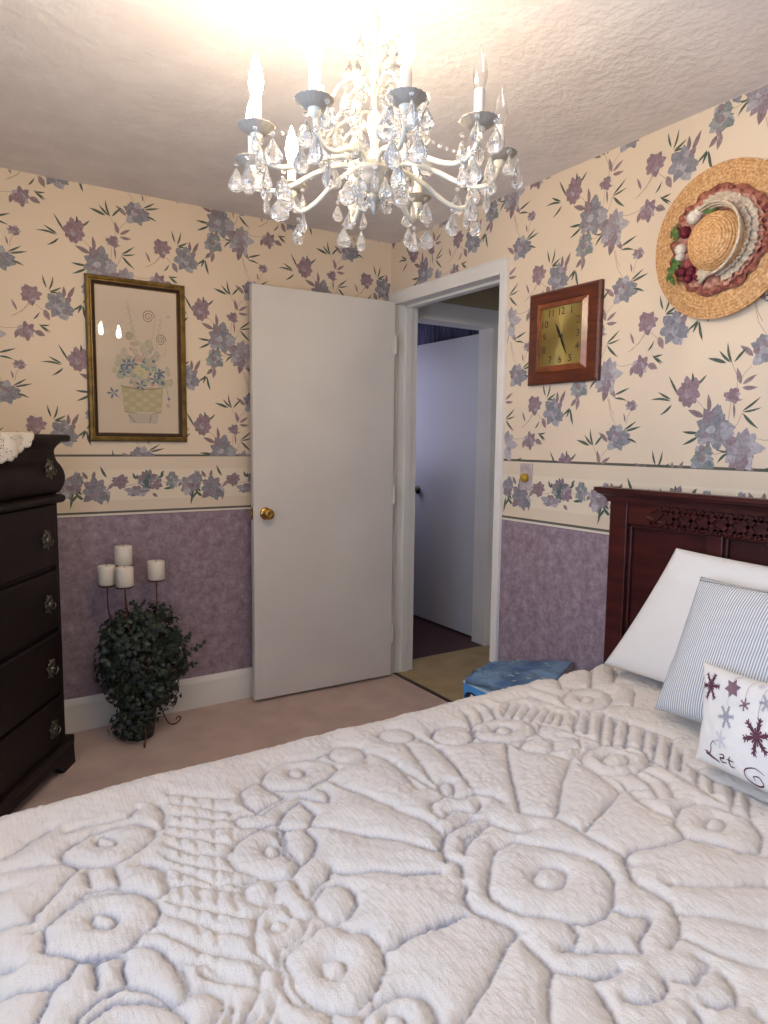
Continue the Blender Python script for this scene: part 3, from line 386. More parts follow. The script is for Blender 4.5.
# ------------------------------------------------------------ bed
BYL, BYR, XH, XF = -1.625, -3.175, -0.10, -2.13
bed = thing('bed', 'cherry wood bed with tall lattice topped headboard against the floral wall', 'bed', (-1.1, -2.40, 0))
BO = Vector((-1.1, -2.40, 0))
def bx(name, m, boxes, parent=bed, bev=0.003):
    bm = B_()
    for b in boxes: box(bm, b[0] - BO.x, b[1] - BO.x, b[2] - BO.y, b[3] - BO.y, b[4], b[5], bev=bev)
    return new_obj(name, bm, m, parent)
HL, HR = -1.603, -3.197
for ya, yb in ((HL - 0.075, HL), (HR, HR + 0.075)):
    bx('headboard_post', M_cherry, [(-0.085, -0.030, ya, yb, 0, 1.108)])
# crown moulding with mitred return
bm = B_()
prof = [(0, 1.104), (0.006, 1.104), (0.010, 1.116), (0.020, 1.128), (0.031, 1.134), (0.036, 1.140), (0.041, 1.143), (0.041, 1.156), (0, 1.156)]
for a, b in ((HL, HR),):
    rings = []
    for (o, z) in prof:
        rings.append([bm.verts.new(Vector(p) - BO) for p in ((-0.030, a + o, z), (-0.087 - o, a + o, z), (-0.087 - o, b - o, z), (-0.030, b - o, z))])
    n = len(rings)
    for i in range(n):
        A, Bq = rings[i], rings[(i + 1) % n]
        for k in range(3):
            if (A[k].co - Bq[k].co).length > 1e-6: bm.faces.new((A[k], A[k + 1], Bq[k + 1], Bq[k]))
new_obj('headboard_crown', bm, M_cherry, bed)
bx('headboard_rail', M_cherry, [(-0.080, -0.034, HR + 0.075, HL - 0.075, 1.030, 1.108), (-0.080, -0.034, HR + 0.075, HL - 0.075, 0.40, 0.50)], bev=0.002)
ys = [HL - 0.075, -1.985, -2.03, -2.375, -2.42, -2.77, -2.815, HR + 0.075]
ys = [-1.678, -1.985, -2.035, -2.375, -2.425, -2.765, -2.815, -3.122]
for i in (1, 3, 5): bx('headboard_stile', M_cherry, [(-0.080, -0.034, ys[i + 1], ys[i], 0.50, 1.030)], bev=0.004)
for i in (0, 2, 4, 6):
    o = bx('headboard_panel', M_cherry, [(-0.056, -0.046, ys[i + 1], ys[i], 0.50, 1.030)], bev=0)
    bm = B_(); a, b, z0, z1 = ys[i + 1] , ys[i], 0.50, 1.030
    for f in ((a, a + 0.012, z0, z1), (b - 0.012, b, z0, z1), (a, b, z1 - 0.012, z1)): box(bm, -0.070 - BO.x, -0.056 - BO.x, f[0] - BO.y, f[1] - BO.y, f[2], f[3], bev=0.003)
    new_obj('moulding', bm, M_cherry, o)
# carved lattice in the top rail
def lattice():
    bm = B_(); y0, y1 = -1.775, -3.025; n = 20; st = (y0 - y1) / n; zc, hh = 1.068, 0.0
    zt, zb = 1.098, 1.034
    rows = 1; rh = (zt - zb) / rows
    def bar(p, q, w=0.0062, d0=-0.0925, d1=-0.078):
        v = Vector((0, q[0] - p[0], q[1] - p[1])); L = v.length; v.normalize(); nn = Vector((0, -v.z, v.y)) * w
        P = []
        for x in (d0, d1):
            for s, e in ((p, 1), (q, 1)):
                c = Vector((x, s[0], s[1]))
                P += [c - nn, c + nn]
        vs = [bm.verts.new(p_ - BO) for p_ in P]
        for q_ in ((0, 1, 3, 2), (4, 6, 7, 5), (0, 2, 6, 4), (1, 5, 7, 3), (0, 4, 5, 1), (2, 3, 7, 6)): bm.faces.new([vs[i] for i in q_])
    for i in range(n):
        ya, yb = y0 - st * i, y0 - st * (i + 1); ym = (ya + yb) / 2
        edge = i < 2 or i >= n - 2
        for r in range(rows):
            za = zt - rh * r; zb_ = za - rh
            bar((ya, za), (yb, zb_)) if not (i == 0) else None; bar((ya, zb_), (yb, za)) if not (i == n - 1) else None; bar((ya, (za + zb_) / 2 - 0.016), (ym, zb_), 0.004); bar((ya, (za + zb_) / 2 + 0.016), (ym, za), 0.004); bar((yb, (za + zb_) / 2 - 0.016), (ym, zb_), 0.004); bar((yb, (za + zb_) / 2 + 0.016), (ym, za), 0.004)
    # curved lower edging
    m = 60; pts = []
    for k in range(m + 1):
        t = k / m; y = y0 + 0.02 - (y0 - y1 + 0.04) * t; pts.append((-0.082 - BO.x, y - BO.y, 1.062 - 0.032 * min(1, math.sin(PI * t) * 3.2)))
    tube(bm, pts, 0.005, 6)
    return new_obj('headboard_lattice', bm, M_cherry, bed)
lattice()
M_cloth = mat('plain_mattress_cloth', srgb(220, 216, 208), 0.9)
bx('side_rail', M_cherry, [(-2.04, -0.085, -1.70, -1.67, 0.16, 0.32)]); bx('side_rail', M_cherry, [(-2.04, -0.085, -3.13, -3.10, 0.16, 0.32)])
bx('mattress', M_cloth, [(-2.04, -0.10, -3.10, -1.70, 0.22, 0.44)], bev=0.03)
for x in (-2.0,):
    for y in (-1.74, -3.06): bx('leg', M_cherry, [(x - 0.03, x + 0.03, y - 0.03, y + 0.03, 0, 0.22)])

# ------------------------------------------------------------ comforter
def groove_segments():
    S = []
    for part in GROOVES.split(';'):
        k, pts = part.split(':'); P = [tuple(float(v) / 1000 for v in p.split(',')) for p in pts.split()]
        for a, b in zip(P, P[1:]):
            if math.hypot(b[0] - a[0], b[1] - a[1]) > 1e-4: S.append((*a, *b, float(k)))
    return np.array(S)
def comforter():
    st = 0.0046; drop = 0.40; rad = 0.075; ztop = 0.500
    seg = groove_segments()
    Lx = XH - XF; Ly = BYL - BYR
    us = np.arange(0, Lx + drop + st, st)                 # from head (x=XH) to foot and down
    vs = np.arange(-drop, Ly + drop + st, st)             # across, from left drop to right drop
    U, V = np.meshgrid(us, vs, indexing='ij')
    # flat pattern coordinates
    PX = XH - U; PY = BYL - V
    QX, QY = PX.ravel(), PY.ravel()
    # mirror the pattern (it is symmetrical about the medallion) where the traced part ends
    cy = -2.403
    d2m = np.full(QX.shape, 9.0); kk = np.ones(QX.shape)
    def dist(X, Y, seg, D, K):
        for s in range(0, len(seg), 1):
            x0, y0, x1, y1, k = seg[s]
            m = (np.minimum(x0, x1) - 0.07 < X) & (X < np.maximum(x0, x1) + 0.07) & (np.minimum(y0, y1) - 0.07 < Y) & (Y < np.maximum(y0, y1) + 0.07)
            idx = np.nonzero(m)[0]
            if not len(idx): continue
            xx, yy = X[idx], Y[idx]; dx, dy = x1 - x0, y1 - y0; t = np.clip(((xx - x0) * dx + (yy - y0) * dy) / (dx * dx + dy * dy), 0, 1)
            dd = np.hypot(xx - x0 - t * dx, yy - y0 - t * dy) / k ** 1.0
            dd = dd + (1 - k) * 0.012
            b = dd < D[idx]; D[idx[b]] = dd[b]; K[idx[b]] = k
    # visible region: project through the camera
    C = np.array([-2.1266, -3.2621, 1.3103]); P3 = np.stack([QX, QY, np.full(QX.shape, 0.53)], 1) - C
    zc = P3 @ np.array(f_); sx = 384 + 691.4 * (P3 @ np.array(r_)) / zc; sy = 512 - 691.4 * (P3 @ np.array(u_)) / zc
    vis = (zc > 0.1) & (sx > -5) & (sx < 773) & (sy < 1029) & (QX < XH + 1) & (QX > XF - 0.02) & (QY < BYL + 0.02)
    # warp coordinates slightly so lines are hand tufted
    def nz(X, Y, f, seed):
        r = np.random.RandomState(seed); o = np.zeros(X.shape)
        for i in range(7):
            a = r.uniform(0, 2 * PI); ph = r.uniform(0, 6.28); ff = f * r.uniform(0.6, 1.5); o += np.sin((X * math.cos(a) + Y * math.sin(a)) * ff + ph)
        return o / 4
    WX = QX + 0.0020 * nz(QX, QY, 160, 1) + 0.0014 * nz(QX, QY, 560, 21); WY = QY + 0.0020 * nz(QX, QY, 160, 2) + 0.0014 * nz(QX, QY, 560, 22)
    segv = seg
    D1 = np.full(QX.shape, 9.0); K1 = np.ones(QX.shape); iv = np.nonzero(vis)[0]
    a = D1[iv]; b = K1[iv]; dist(WX[iv], WY[iv], segv, a, b); D1[iv] = a; K1[iv] = b
    io = np.nonzero(~vis)[0]; a = D1[io]; b = K1[io]
    MX, MY = WX[io].copy(), WY[io].copy(); low = MY < cy; MY[low] = 2 * cy - MY[low]; dist(MX, MY, segv, a, b)
    # rolls on the hanging sides
    D1[io] = a; K1[io] = b
    D = D1
    wd = 0.026; t = np.clip(D / wd, 0, 1); puff = np.clip(1 - (1 - t) ** 2.4, 0, 1) ** 0.42 * 0.019 + 0.012 * np.clip(D / 0.08, 0, 1) ** 0.8
    puff += 0.010 * nz(QX, QY, 9, 5) * 0.5 + 0.0016 * nz(QX, QY, 55, 6)
    fz = np.random.RandomState(3).normal(0, 1, QX.shape); fz = fz.reshape(U.shape); fz = (fz + np.roll(fz, 1, 0) + np.roll(fz, 1, 1) + np.roll(np.roll(fz, 1, 0), 1, 1)).ravel() / 2; puff += 0.0009 * fz
    # surface mapping: flat top, rounded edge, hanging sides
    def edge(s):                      # s = distance past the start of the rounding -> (advance, fall, normal_h, normal_z)
        ang = np.clip(s / rad, 0, PI / 2); adv = np.sin(ang) * rad; fall = (1 - np.cos(ang)) * rad + np.clip(s - rad * PI / 2, 0, None)
        return adv, fall, np.sin(ang), np.cos(ang)
    VV = V.ravel(); UU = U.ravel()
    sl = np.clip(rad - VV, 0, None); al, fl, nl, cl = edge(sl)
    sr = np.clip(VV - (Ly - rad), 0, None); ar, fr, nr, cr = edge(sr)
    sf = np.clip(UU - (Lx - rad), 0, None); af, ff, nf, cf = edge(sf)
    Y = BYL - np.clip(VV, rad, Ly - rad) + al - ar
    X = XH - np.minimum(UU, Lx - rad) - af
    fall = np.maximum(np.maximum(fl, fr), ff)
    Zz = ztop - fall - 0.012 * np.clip(UU / Lx, 0, 1)
    ny = nl - nr; nx = -nf; nzv = np.maximum(0, np.minimum(np.minimum(cl, cr), cf)); nn = np.sqrt(nx ** 2 + ny ** 2 + nzv ** 2) + 1e-9
    # fold waves on hanging part
    wave = 0.012 * np.sin(PX.ravel() * 21) * np.clip(np.maximum(fl, fr) / 0.2, 0, 1) + 0.012 * np.sin(PY.ravel() * 19) * np.clip(ff / 0.2, 0, 1)
    hgt = puff + wave
    ridge = np.exp(-((VV - 0.04) / 0.05) ** 2) * 0.006
    X = X + nx / nn * hgt; Y = Y + ny / nn * hgt; Zz = Zz + nzv / nn * (hgt + ridge)
    co = np.stack([X, Y, Zz], 1)
    nu, nv = U.shape; idx = np.arange(nu * nv).reshape(nu, nv)
    q = np.stack([idx[:-1, :-1], idx[:-1, 1:], idx[1:, 1:], idx[1:, :-1]], -1).reshape(-1, 4)
    # drop the doubled cloth at the corners
    uc, vc = UU[q].mean(1), VV[q].mean(1); keep = ~((uc > Lx + 0.03) & ((vc < -0.03) | (vc > Ly + 0.03))); q = q[keep]
    me = bpy.data.meshes.new('comforter'); me.vertices.add(len(co)); me.vertices.foreach_set('co', co.ravel().astype(np.float32))
    me.loops.add(q.size); me.polygons.add(len(q)); me.loops.foreach_set('vertex_index', q.ravel().astype(np.int32))
    me.polygons.foreach_set('loop_start', np.arange(0, q.size, 4, dtype=np.int32)); me.polygons.foreach_set('loop_total', np.full(len(q), 4, dtype=np.int32))
    me.polygons.foreach_set('use_smooth', np.ones(len(q), dtype=bool)); me.update(calc_edges=True)
    at = me.attributes.new('backing', 'FLOAT', 'POINT'); at.data.foreach_set('value', (np.exp(-(D / 0.0034) ** 2) * (0.58 + 0.42 * np.clip(nz(QX, QY, 12, 9), -1, 1))).astype(np.float32))  # crease mask: bare backing cloth plus shade painted in between the tufts
    uvl = me.attributes.new('cloth', 'FLOAT_VECTOR', 'POINT'); uvl.data.foreach_set('vector', np.stack([QX, QY, QX * 0], 1).ravel().astype(np.float32))
    bm = bmesh.new(); bm.from_mesh(me)
    if sum(f.normal.z for f in list(bm.faces)[:2000]) < 0: bmesh.ops.reverse_faces(bm, faces=bm.faces[:])
    bmesh.ops.delete(bm, geom=[v for v in bm.verts if not v.link_faces], context='VERTS'); bm.to_mesh(me); bm.free()
    m = mat('chenille_tufting', srgb(236, 229, 219), 0.95, spec=0.05, Sheen_Weight=0.25, Sheen_Roughness=0.5)
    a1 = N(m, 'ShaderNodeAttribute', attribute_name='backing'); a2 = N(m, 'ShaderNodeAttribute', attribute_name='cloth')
    mx = N(m, 'ShaderNodeMix', data_type='RGBA'); mx.inputs[6].default_value = (*srgb(231, 221, 211), 1); mx.inputs[7].default_value = (*srgb(138, 140, 162), 1)  # grey-blue stands for backing cloth and painted crease shade together
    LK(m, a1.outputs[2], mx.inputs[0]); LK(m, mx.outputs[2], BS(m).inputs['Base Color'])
    wv = N(m, 'ShaderNodeTexWave', wave_type='BANDS', bands_direction='X'); wv.inputs['Scale'].default_value = 34; wv.inputs['Distortion'].default_value = 3.0; wv.inputs['Detail'].default_value = 2; wv.inputs['Detail Scale'].default_value = 1.5
    n1 = N(m, 'ShaderNodeTexNoise'); n1.inputs['Scale'].default_value = 330; n1.inputs['Detail'].default_value = 4
    LK(m, a2.outputs['Vector'], wv.inputs['Vector']); LK(m, a2.outputs['Vector'], n1.inputs['Vector'])
    mul = N(m, 'ShaderNodeMath', operation='MULTIPLY_ADD'); mul.inputs[1].default_value = 0.16; LK(m, wv.outputs[1], mul.inputs[0]); LK(m, n1.outputs[0], mul.inputs[2])
    b = N(m, 'ShaderNodeBump'); b.inputs['Strength'].default_value = 0.6; b.inputs['Distance'].default_value = 0.003; LK(m, mul.outputs[0], b.inputs['Height']); LK(m, b.outputs[0], BS(m).inputs['Normal'])
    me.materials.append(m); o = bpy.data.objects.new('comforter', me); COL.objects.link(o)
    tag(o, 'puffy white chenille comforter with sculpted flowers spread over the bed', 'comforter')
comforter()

# ------------------------------------------------------------ pillows
def pillow(name, TL, TR, BL, BR, th, mats, label, pinch=0.06, n=44, seed=1, wr=0.004, sag=0.0):
    TL, TR, BL, BR = map(Vector, (TL, TR, BL, BR)); c = (TL + TR + BL + BR) / 4
    nrm = ((TR - BL).cross(TL - BR)).normalized()
    if nrm.x > 0: nrm = -nrm
    def P(u, v, side):
        a, b = 2 * u - 1, 2 * v - 1
        pu = 0.5 + a / 2 * (1 - pinch * (1 - b * b) ** 1.0 * abs(a) ** 2); pv = 0.5 + b / 2 * (1 - pinch * (1 - a * a) * abs(b) ** 2)
        p = (BL.lerp(BR, pu)).lerp(TL.lerp(TR, pu), pv)
        e = max(0.0, (1 - a * a)) ** 0.42 * max(0.0, (1 - b * b)) ** 0.42
        wk = wr * noise.noise(Vector((u * 5 + seed * 7, v * 5, side * 3))) * e + wr * 0.5 * noise.noise(Vector((u * 13, v * 13 + seed, side))) * min(1, e * 2)
        cr = 0.0025 * math.sin((u + v * 0.3) * 70) * (1 - e) * (e > 0.0) * 0.6
        return p + nrm * side * (th * 0.5 * e + 0.003 + wk + cr) - Vector((0, 0, sag * e * 0.3))
    bm = B_(); F = {}
    uvl = bm.loops.layers.uv.new('UVMap')
    for s in (1, -1):
        for i in range(n + 1):
            for j in range(n + 1):
                F[s, i, j] = bm.verts.new(P(i / n, j / n, s))
    for s in (1, -1):
        for i in range(n):
            for j in range(n):
                q = [(i, j), (i + 1, j), (i + 1, j + 1), (i, j + 1)]
                if s < 0: q = q[::-1]
                f = bm.faces.new([F[s, a, b] for a, b in q]); f.smooth = True
                for l, (a, b) in zip(f.loops, q): l[uvl].uv = (a / n, b / n)
    ring = [(i, 0) for i in range(n)] + [(n, j) for j in range(n)] + [(i, n) for i in range(n, 0, -1)] + [(0, j) for j in range(n, 0, -1)]
    for k in range(len(ring)):
        a, b = ring[k], ring[(k + 1) % len(ring)]
        f = bm.faces.new((F[1, a[0], a[1]], F[-1, a[0], a[1]], F[-1, b[0], b[1]], F[1, b[0], b[1]])); f.smooth = True
        for l in f.loops: l[uvl].uv = (a[0] / n, a[1] / n)
    bmesh.ops.recalc_face_normals(bm, faces=bm.faces[:])
    bmesh.ops.translate(bm, verts=bm.verts[:], vec=-c)
    o = new_obj(name, bm, mats); o.location = c; tag(o, label, 'pillow')
    return o, (lambda u, v, e=0.0006: P(u, v, 1) + nrm * e - c), nrm
def fabric(name, col, sc=700):
    m = mat(name, col, 0.85, spec=0.15); tc = N(m, 'ShaderNodeTexCoord'); n = N(m, 'ShaderNodeTexNoise'); n.inputs['Scale'].default_value = sc; LK(m, tc.outputs['Object'], n.inputs['Vector'])
    b = N(m, 'ShaderNodeBump'); b.inputs['Strength'].default_value = 0.25; b.inputs['Distance'].default_value = 0.001; LK(m, n.outputs[0], b.inputs['Height']); LK(m, b.outputs[0], BS(m).inputs['Normal']); return m
M_pw = fabric('white_pillowcase', srgb(238, 233, 228)); M_sn = fabric('printed_white_canvas', srgb(238, 234, 230))
def ticking():
    m = fabric('ticking_stripes', srgb(200, 200, 205)); uv = N(m, 'ShaderNodeUVMap'); sep = N(m, 'ShaderNodeSeparateXYZ'); LK(m, uv.outputs[0], sep.inputs[0])
    mu = N(m, 'ShaderNodeMath', operation='MULTIPLY'); mu.inputs[1].default_value = 2 * PI * 62; LK(m, sep.outputs[0], mu.inputs[0]); sn = N(m, 'ShaderNodeMath', operation='SINE'); LK(m, mu.outputs[0], sn.inputs[0])
    r = ramp(m, [(0.35, srgb(158, 164, 176)), (0.6, srgb(232, 231, 228))]); ad = N(m, 'ShaderNodeMath', operation='MULTIPLY_ADD'); ad.inputs[1].default_value = 0.5; ad.inputs[2].default_value = 0.5; LK(m, sn.outputs[0], ad.inputs[0]); LK(m, ad.outputs[0], r.inputs[0]); LK(m, r.outputs[0], BS(m).inputs['Base Color']); return m
M_tick = ticking()
pillow('bed_pillow', (-0.135, -1.915, 0.978), (-0.140, -2.57, 0.965), (-0.215, -1.715, 0.552), (-0.235, -2.45, 0.552), 0.11, M_pw, 'plain white pillow leaning on the headboard behind the striped pillow', seed=2, pinch=0.03)
st_o, st_s, _ = pillow('striped_pillow', (-0.275, -2.093, 0.930), (-0.275, -2.54, 0.945), (-0.43, -2.070, 0.556), (-0.47, -2.53, 0.556), 0.14, M_tick, 'grey and white ticking stripe pillow leaning on the white pillow', seed=4, pinch=0.07)
bm = B_()
for k in range(1, 60):
    a = st_s(k / 60, 0.965, 0.0015); b = st_s((k + 0.5) / 60, 0.965, 0.0015); tube(bm, [a, b], 0.0012, 5)
new_obj('hem_stitching', bm, mat('stitch_thread', srgb(120, 122, 130), 0.8), st_o)
sn_o, sn_s, _ = pillow('snowflake_pillow', (-0.490, -2.250, 0.755), (-0.560, -2.660, 0.790), (-0.600, -2.312, 0.545), (-0.700, -2.730, 0.550), 0.10, M_sn, 'small white pillow printed with burgundy and grey hanging snowflakes', seed=6, pinch=0.10)
SW, SH = 0.42, 0.22
M_burg = mat('burgundy_print', srgb(98, 54, 72), 0.8); M_gryp = mat('grey_print', srgb(170, 168, 178), 0.8); M_pale = mat('pale_grey_print', srgb(214, 212, 218), 0.8); M_mauve = mat('mauve_print', srgb(132, 102, 116), 0.8)
def stroke(bm, pts, w, e=0.0012):
    pts = [(p[0], p[1]) for p in pts]
    L = []; Rr = []
    for i, p in enumerate(pts):
        a = pts[max(0, i - 1)]; b = pts[min(len(pts) - 1, i + 1)]; dx, dy = b[0] - a[0], b[1] - a[1]; l = math.hypot(dx, dy) or 1e-9; ww = w[i] if isinstance(w, list) else w
        nx, ny = -dy / l * ww / 2, dx / l * ww / 2
        L.append(bm.verts.new(sn_s(min(0.995, max(0.005, (p[0] + nx) / SW)), min(0.995, max(0.005, (p[1] + ny) / SH)), e))); Rr.append(bm.verts.new(sn_s(min(0.995, max(0.005, (p[0] - nx) / SW)), min(0.995, max(0.005, (p[1] - ny) / SH)), e)))
    for i in range(len(pts) - 1): bm.faces.new((L[i], L[i + 1], Rr[i + 1], Rr[i]))
def flake(cx, cy, r, m, kind=0, rot=0.2, string=True):
    bm = B_()
    for k in range(6):
        a = rot + k * PI / 3; ca, sa = math.cos(a), math.sin(a); w = r * 0.16
        if kind == 1:
            stroke(bm, [(cx, cy), (cx + ca * r * 0.45, cy + sa * r * 0.45), (cx + ca * r, cy + sa * r)], [w * 2.2, w * 4.2, w * 0.4])
        else:
            stroke(bm, [(cx + ca * r * 0.1, cy + sa * r * 0.1), (cx + ca * r * 0.5, cy + sa * r * 0.5), (cx + ca * r, cy + sa * r)], [w * 0.5, w * 1.5, w * 0.5])
            for s in (-1, 1):
                for q in (0.55, 0.78):
                    b = a + s * 0.8; x, y = cx + ca * r * q, cy + sa * r * q; stroke(bm, [(x, y), (x + math.cos(b) * r * 0.26, y + math.sin(b) * r * 0.26)], [w * 0.7, w * 0.35])
            b = a + PI / 6; stroke(bm, [(cx, cy), (cx + math.cos(b) * r * 0.45, cy + math.sin(b) * r * 0.45)], [w * 0.4, w * 0.8])
    if string:
        n = 8; top = SH * 0.97; stroke(bm, [(cx + 0.010 * (t / n) ** 3 * 1.5, cy + r * 0.9 + (top - cy - r * 0.9) * t / n) for t in range(n + 1)], 0.0008)
    new_obj('snowflake_print', bm, m, sn_o)
flake(0.050, 0.168, 0.034, M_burg, 0, 0.1, False); flake(0.124, 0.178, 0.023, M_mauve, 1, 0.3); flake(0.166, 0.151, 0.014, M_mauve, 0, 0.5); flake(0.118, 0.114, 0.025, M_gryp, 0, 0.2)
flake(0.205, 0.099, 0.037, M_burg, 0, 0.35); flake(0.221, 0.168, 0.020, M_gryp, 0, 0.1); flake(0.103, 0.066, 0.020, M_pale, 0, 0.4, False); flake(0.196, 0.203, 0.009, M_pale, 0, 0, False)
flake(0.272, 0.150, 0.030, M_burg, 0, 0.2); flake(0.285, 0.085, 0.026, M_gryp, 0, 0.1); flake(0.330, 0.165, 0.024, M_mauve, 1, 0.2); flake(0.365, 0.105, 0.034, M_burg, 0, 0.25)
bm = B_()
def sc(pts, w, ox=0.0, oy=0.0, s=1.0):
    P = [(p.x * s + ox, p.y * s + oy) for p in bez([(a, b, 0) for a, b in pts], 6)]; n = len(P); stroke(bm, P, [w * (0.35 + 0.65 * math.sin(PI * i / (n - 1))) for i in range(n)])
sc([(0.044, 0.030), (0.060, 0.024), (0.080, 0.020), (0.096, 0.017)], 0.0042)
sc([(0.086, 0.050), (0.077, 0.056), (0.068, 0.047), (0.069, 0.035), (0.061, 0.025), (0.051, 0.024), (0.053, 0.030), (0.066, 0.025), (0.092, 0.019)], 0.0030)
sc([(0.098, 0.034), (0.112, 0.037), (0.112, 0.030), (0.101, 0.027), (0.106, 0.021), (0.120, 0.023)], 0.004)
sc([(0.132, 0.040), (0.127, 0.028), (0.130, 0.020), (0.142, 0.021)], 0.004); sc([(0.120, 0.031), (0.142, 0.032)], 0.003)
sc([(0.222, 0.036), (0.196, 0.040), (0.170, 0.026), (0.172, 0.010), (0.196, 0.006), (0.214, 0.014), (0.206, 0.026), (0.192, 0.022), (0.196, 0.015)], 0.0034)
new_obj('script_print', bm, M_burg, sn_o)

# ------------------------------------------------------------ chest of drawers (stands across the corner)
rzc = math.atan2(0.84, 0.54)
CX, CY = -1.752 - 0.54 * 0.475, -0.322 - 0.84 * 0.475
chest = thing('chest_of_drawers', 'tall dark mahogany chest of drawers with ornate pulls standing across the corner', 'dresser', (CX, CY, 0), rzc)
W2 = 0.475
bm = B_(); box(bm, -W2 + 0.004, W2 - 0.004, 0.022, 0.46, 0.09, 1.30, bev=0.004)
for a, b in ((-W2, -W2 + 0.028), (W2 - 0.028, W2)): box(bm, a, b, -0.004, 0.03, 0.09, 1.10, bev=0.004)
for z in (0.088, 0.312, 0.568, 0.812): box(bm, -W2 + 0.02, W2 - 0.02, 0.004, 0.03, z - 0.006, z + 0.006)
new_obj('body', bm, M_dark, chest)
def xsweep(name, prof, x0, x1, m=M_dark, parent=chest, smooth=False):
    bm = B_(); extrude_profile(bm, prof, [lambda a, b: Vector((x0, a, b)), lambda a, b: Vector((x1, a, b))]); return new_obj(name, bm, m, parent, smooth)
top = [(0.46, 1.296), (-0.044, 1.296), (-0.049, 1.301), (-0.051, 1.311), (-0.048, 1.320), (-0.041, 1.324), (0.46, 1.324)]
xsweep('top', top, -W2 - 0.030, W2 + 0.030)
xsweep('waist_moulding', [(0.40, 1.062), (-0.018, 1.062), (-0.026, 1.068), (-0.030, 1.078), (-0.026, 1.088), (-0.012, 1.094), (0.40, 1.094)], -W2 - 0.018, W2 + 0.018)
og = [(0.03, 1.098)] + [(-0.006 - 0.030 * math.sin(PI * min(1, t / 0.62)) ** 0.8 * (t < 0.62) + (0.010 * math.sin(PI * (t - 0.62) / 0.38) if t >= 0.62 else 0) - 0.018 * max(0, t - 0.85) / 0.15, 1.098 + 0.198 * t) for t in [i / 22 for i in range(23)]] + [(0.03, 1.296)]
def pull(parent, x, y, z, mir=1):
    bm = B_(); rr = random.Random(5)
    M = Matrix.Translation((x, y, z)) @ Matrix.Rotation(PI / 2, 4, 'X')
    for k in range(6):
        a = k * PI / 3 + 0.3; lathe(bm, [(0.001, 0.006), (0.010, 0.005), (0.013, 0.001), (0.010, 0)], 8, M @ Matrix.Translation((math.cos(a) * 0.019, math.sin(a) * 0.023, 0)))
        a += PI / 6; lathe(bm, [(0.001, 0.004), (0.006, 0.003), (0.008, 0)], 6, M @ Matrix.Translation((math.cos(a) * 0.030, math.sin(a) * 0.034, 0)))
    lathe(bm, [(0.001, 0.014), (0.007, 0.012), (0.010, 0.006), (0.013, 0)], 10, M)
    o = new_obj('pull', bm, M_abrass, parent, True)
    bm = B_(); tube(bm, [(x - 0.024, y - 0.008, z + 0.004)] + [(x - 0.024 * math.cos(PI * t / 8), y - 0.016, z + 0.004 - 0.024 * math.sin(PI * t / 8)) for t in range(1, 8)] + [(x + 0.024, y - 0.008, z + 0.004)], 0.0028, 6)
    new_obj('bail', bm, M_abrass, o, True); return o
dr = xsweep('drawer', og, -W2 + 0.004, W2 + 0.006)
dr['label'] = 'bulging top drawer'
for sx in (-1, 1): pull(dr, sx * (W2 - 0.115), -0.034, 1.195)
for z0, z1, pz in ((0.820, 1.058, 0.93), (0.576, 0.804, 0.685), (0.320, 0.560, 0.435), (0.097, 0.304, 0.195)):
    bm = B_(); box(bm, -W2 + 0.030, W2 - 0.030, -0.012, 0.02, z0, z1, bev=0.008); o = new_obj('drawer', bm, M_dark, chest)
    for sx in (-1, 1): pull(o, sx * (W2 - 0.115), -0.013, pz)
# base with bracket feet
def base():
    bm = B_(); y0 = -0.030
    box(bm, -W2 - 0.022, W2 + 0.022, y0, 0.455, 0.085, 0.118, bev=0.005)
    n = 40
    for side in (0,):
        P = []
        for i in range(n + 1):
            x = -W2 - 0.02 + (2 * W2 + 0.04) * i / n; dx = min(i, n - i) / n * (2 * W2 + 0.04)
            zb = 0.0 if dx < 0.10 else min(0.052, 0.052 * math.sin(min(1, (dx - 0.10) / 0.07) * PI / 2))
            P.append((x, zb))
        fr = [bm.verts.new((x, y0, z)) for x, z in P]; bk = [bm.verts.new((x, y0 + 0.025, z)) for x, z in P]; ft = [bm.verts.new((x, y0 + 0.004, 0.09)) for x, z in P]; bt = [bm.verts.new((x, y0 + 0.025, 0.09)) for x, z in P]
        for i in range(n):
            bm.faces.new((fr[i], fr[i + 1], ft[i + 1], ft[i])); bm.faces.new((bk[i + 1], bk[i], bt[i], bt[i + 1])); bm.faces.new((fr[i + 1], fr[i], bk[i], bk[i + 1]))
        for i in (0, n): bm.faces.new((fr[i], ft[i], bt[i], bk[i]))
    for sx in (-1, 1):
        a, b = sorted((sx * (W2 + 0.02), sx * (W2 - 0.004)))
        box(bm, a, b, y0 + 0.004, 0.11, 0, 0.088); box(bm, a, b, 0.36, 0.45, 0, 0.088); box(bm, a, b, 0.11, 0.36, 0.05, 0.088)
    return new_obj('plinth', bm, M_dark, chest)
base()

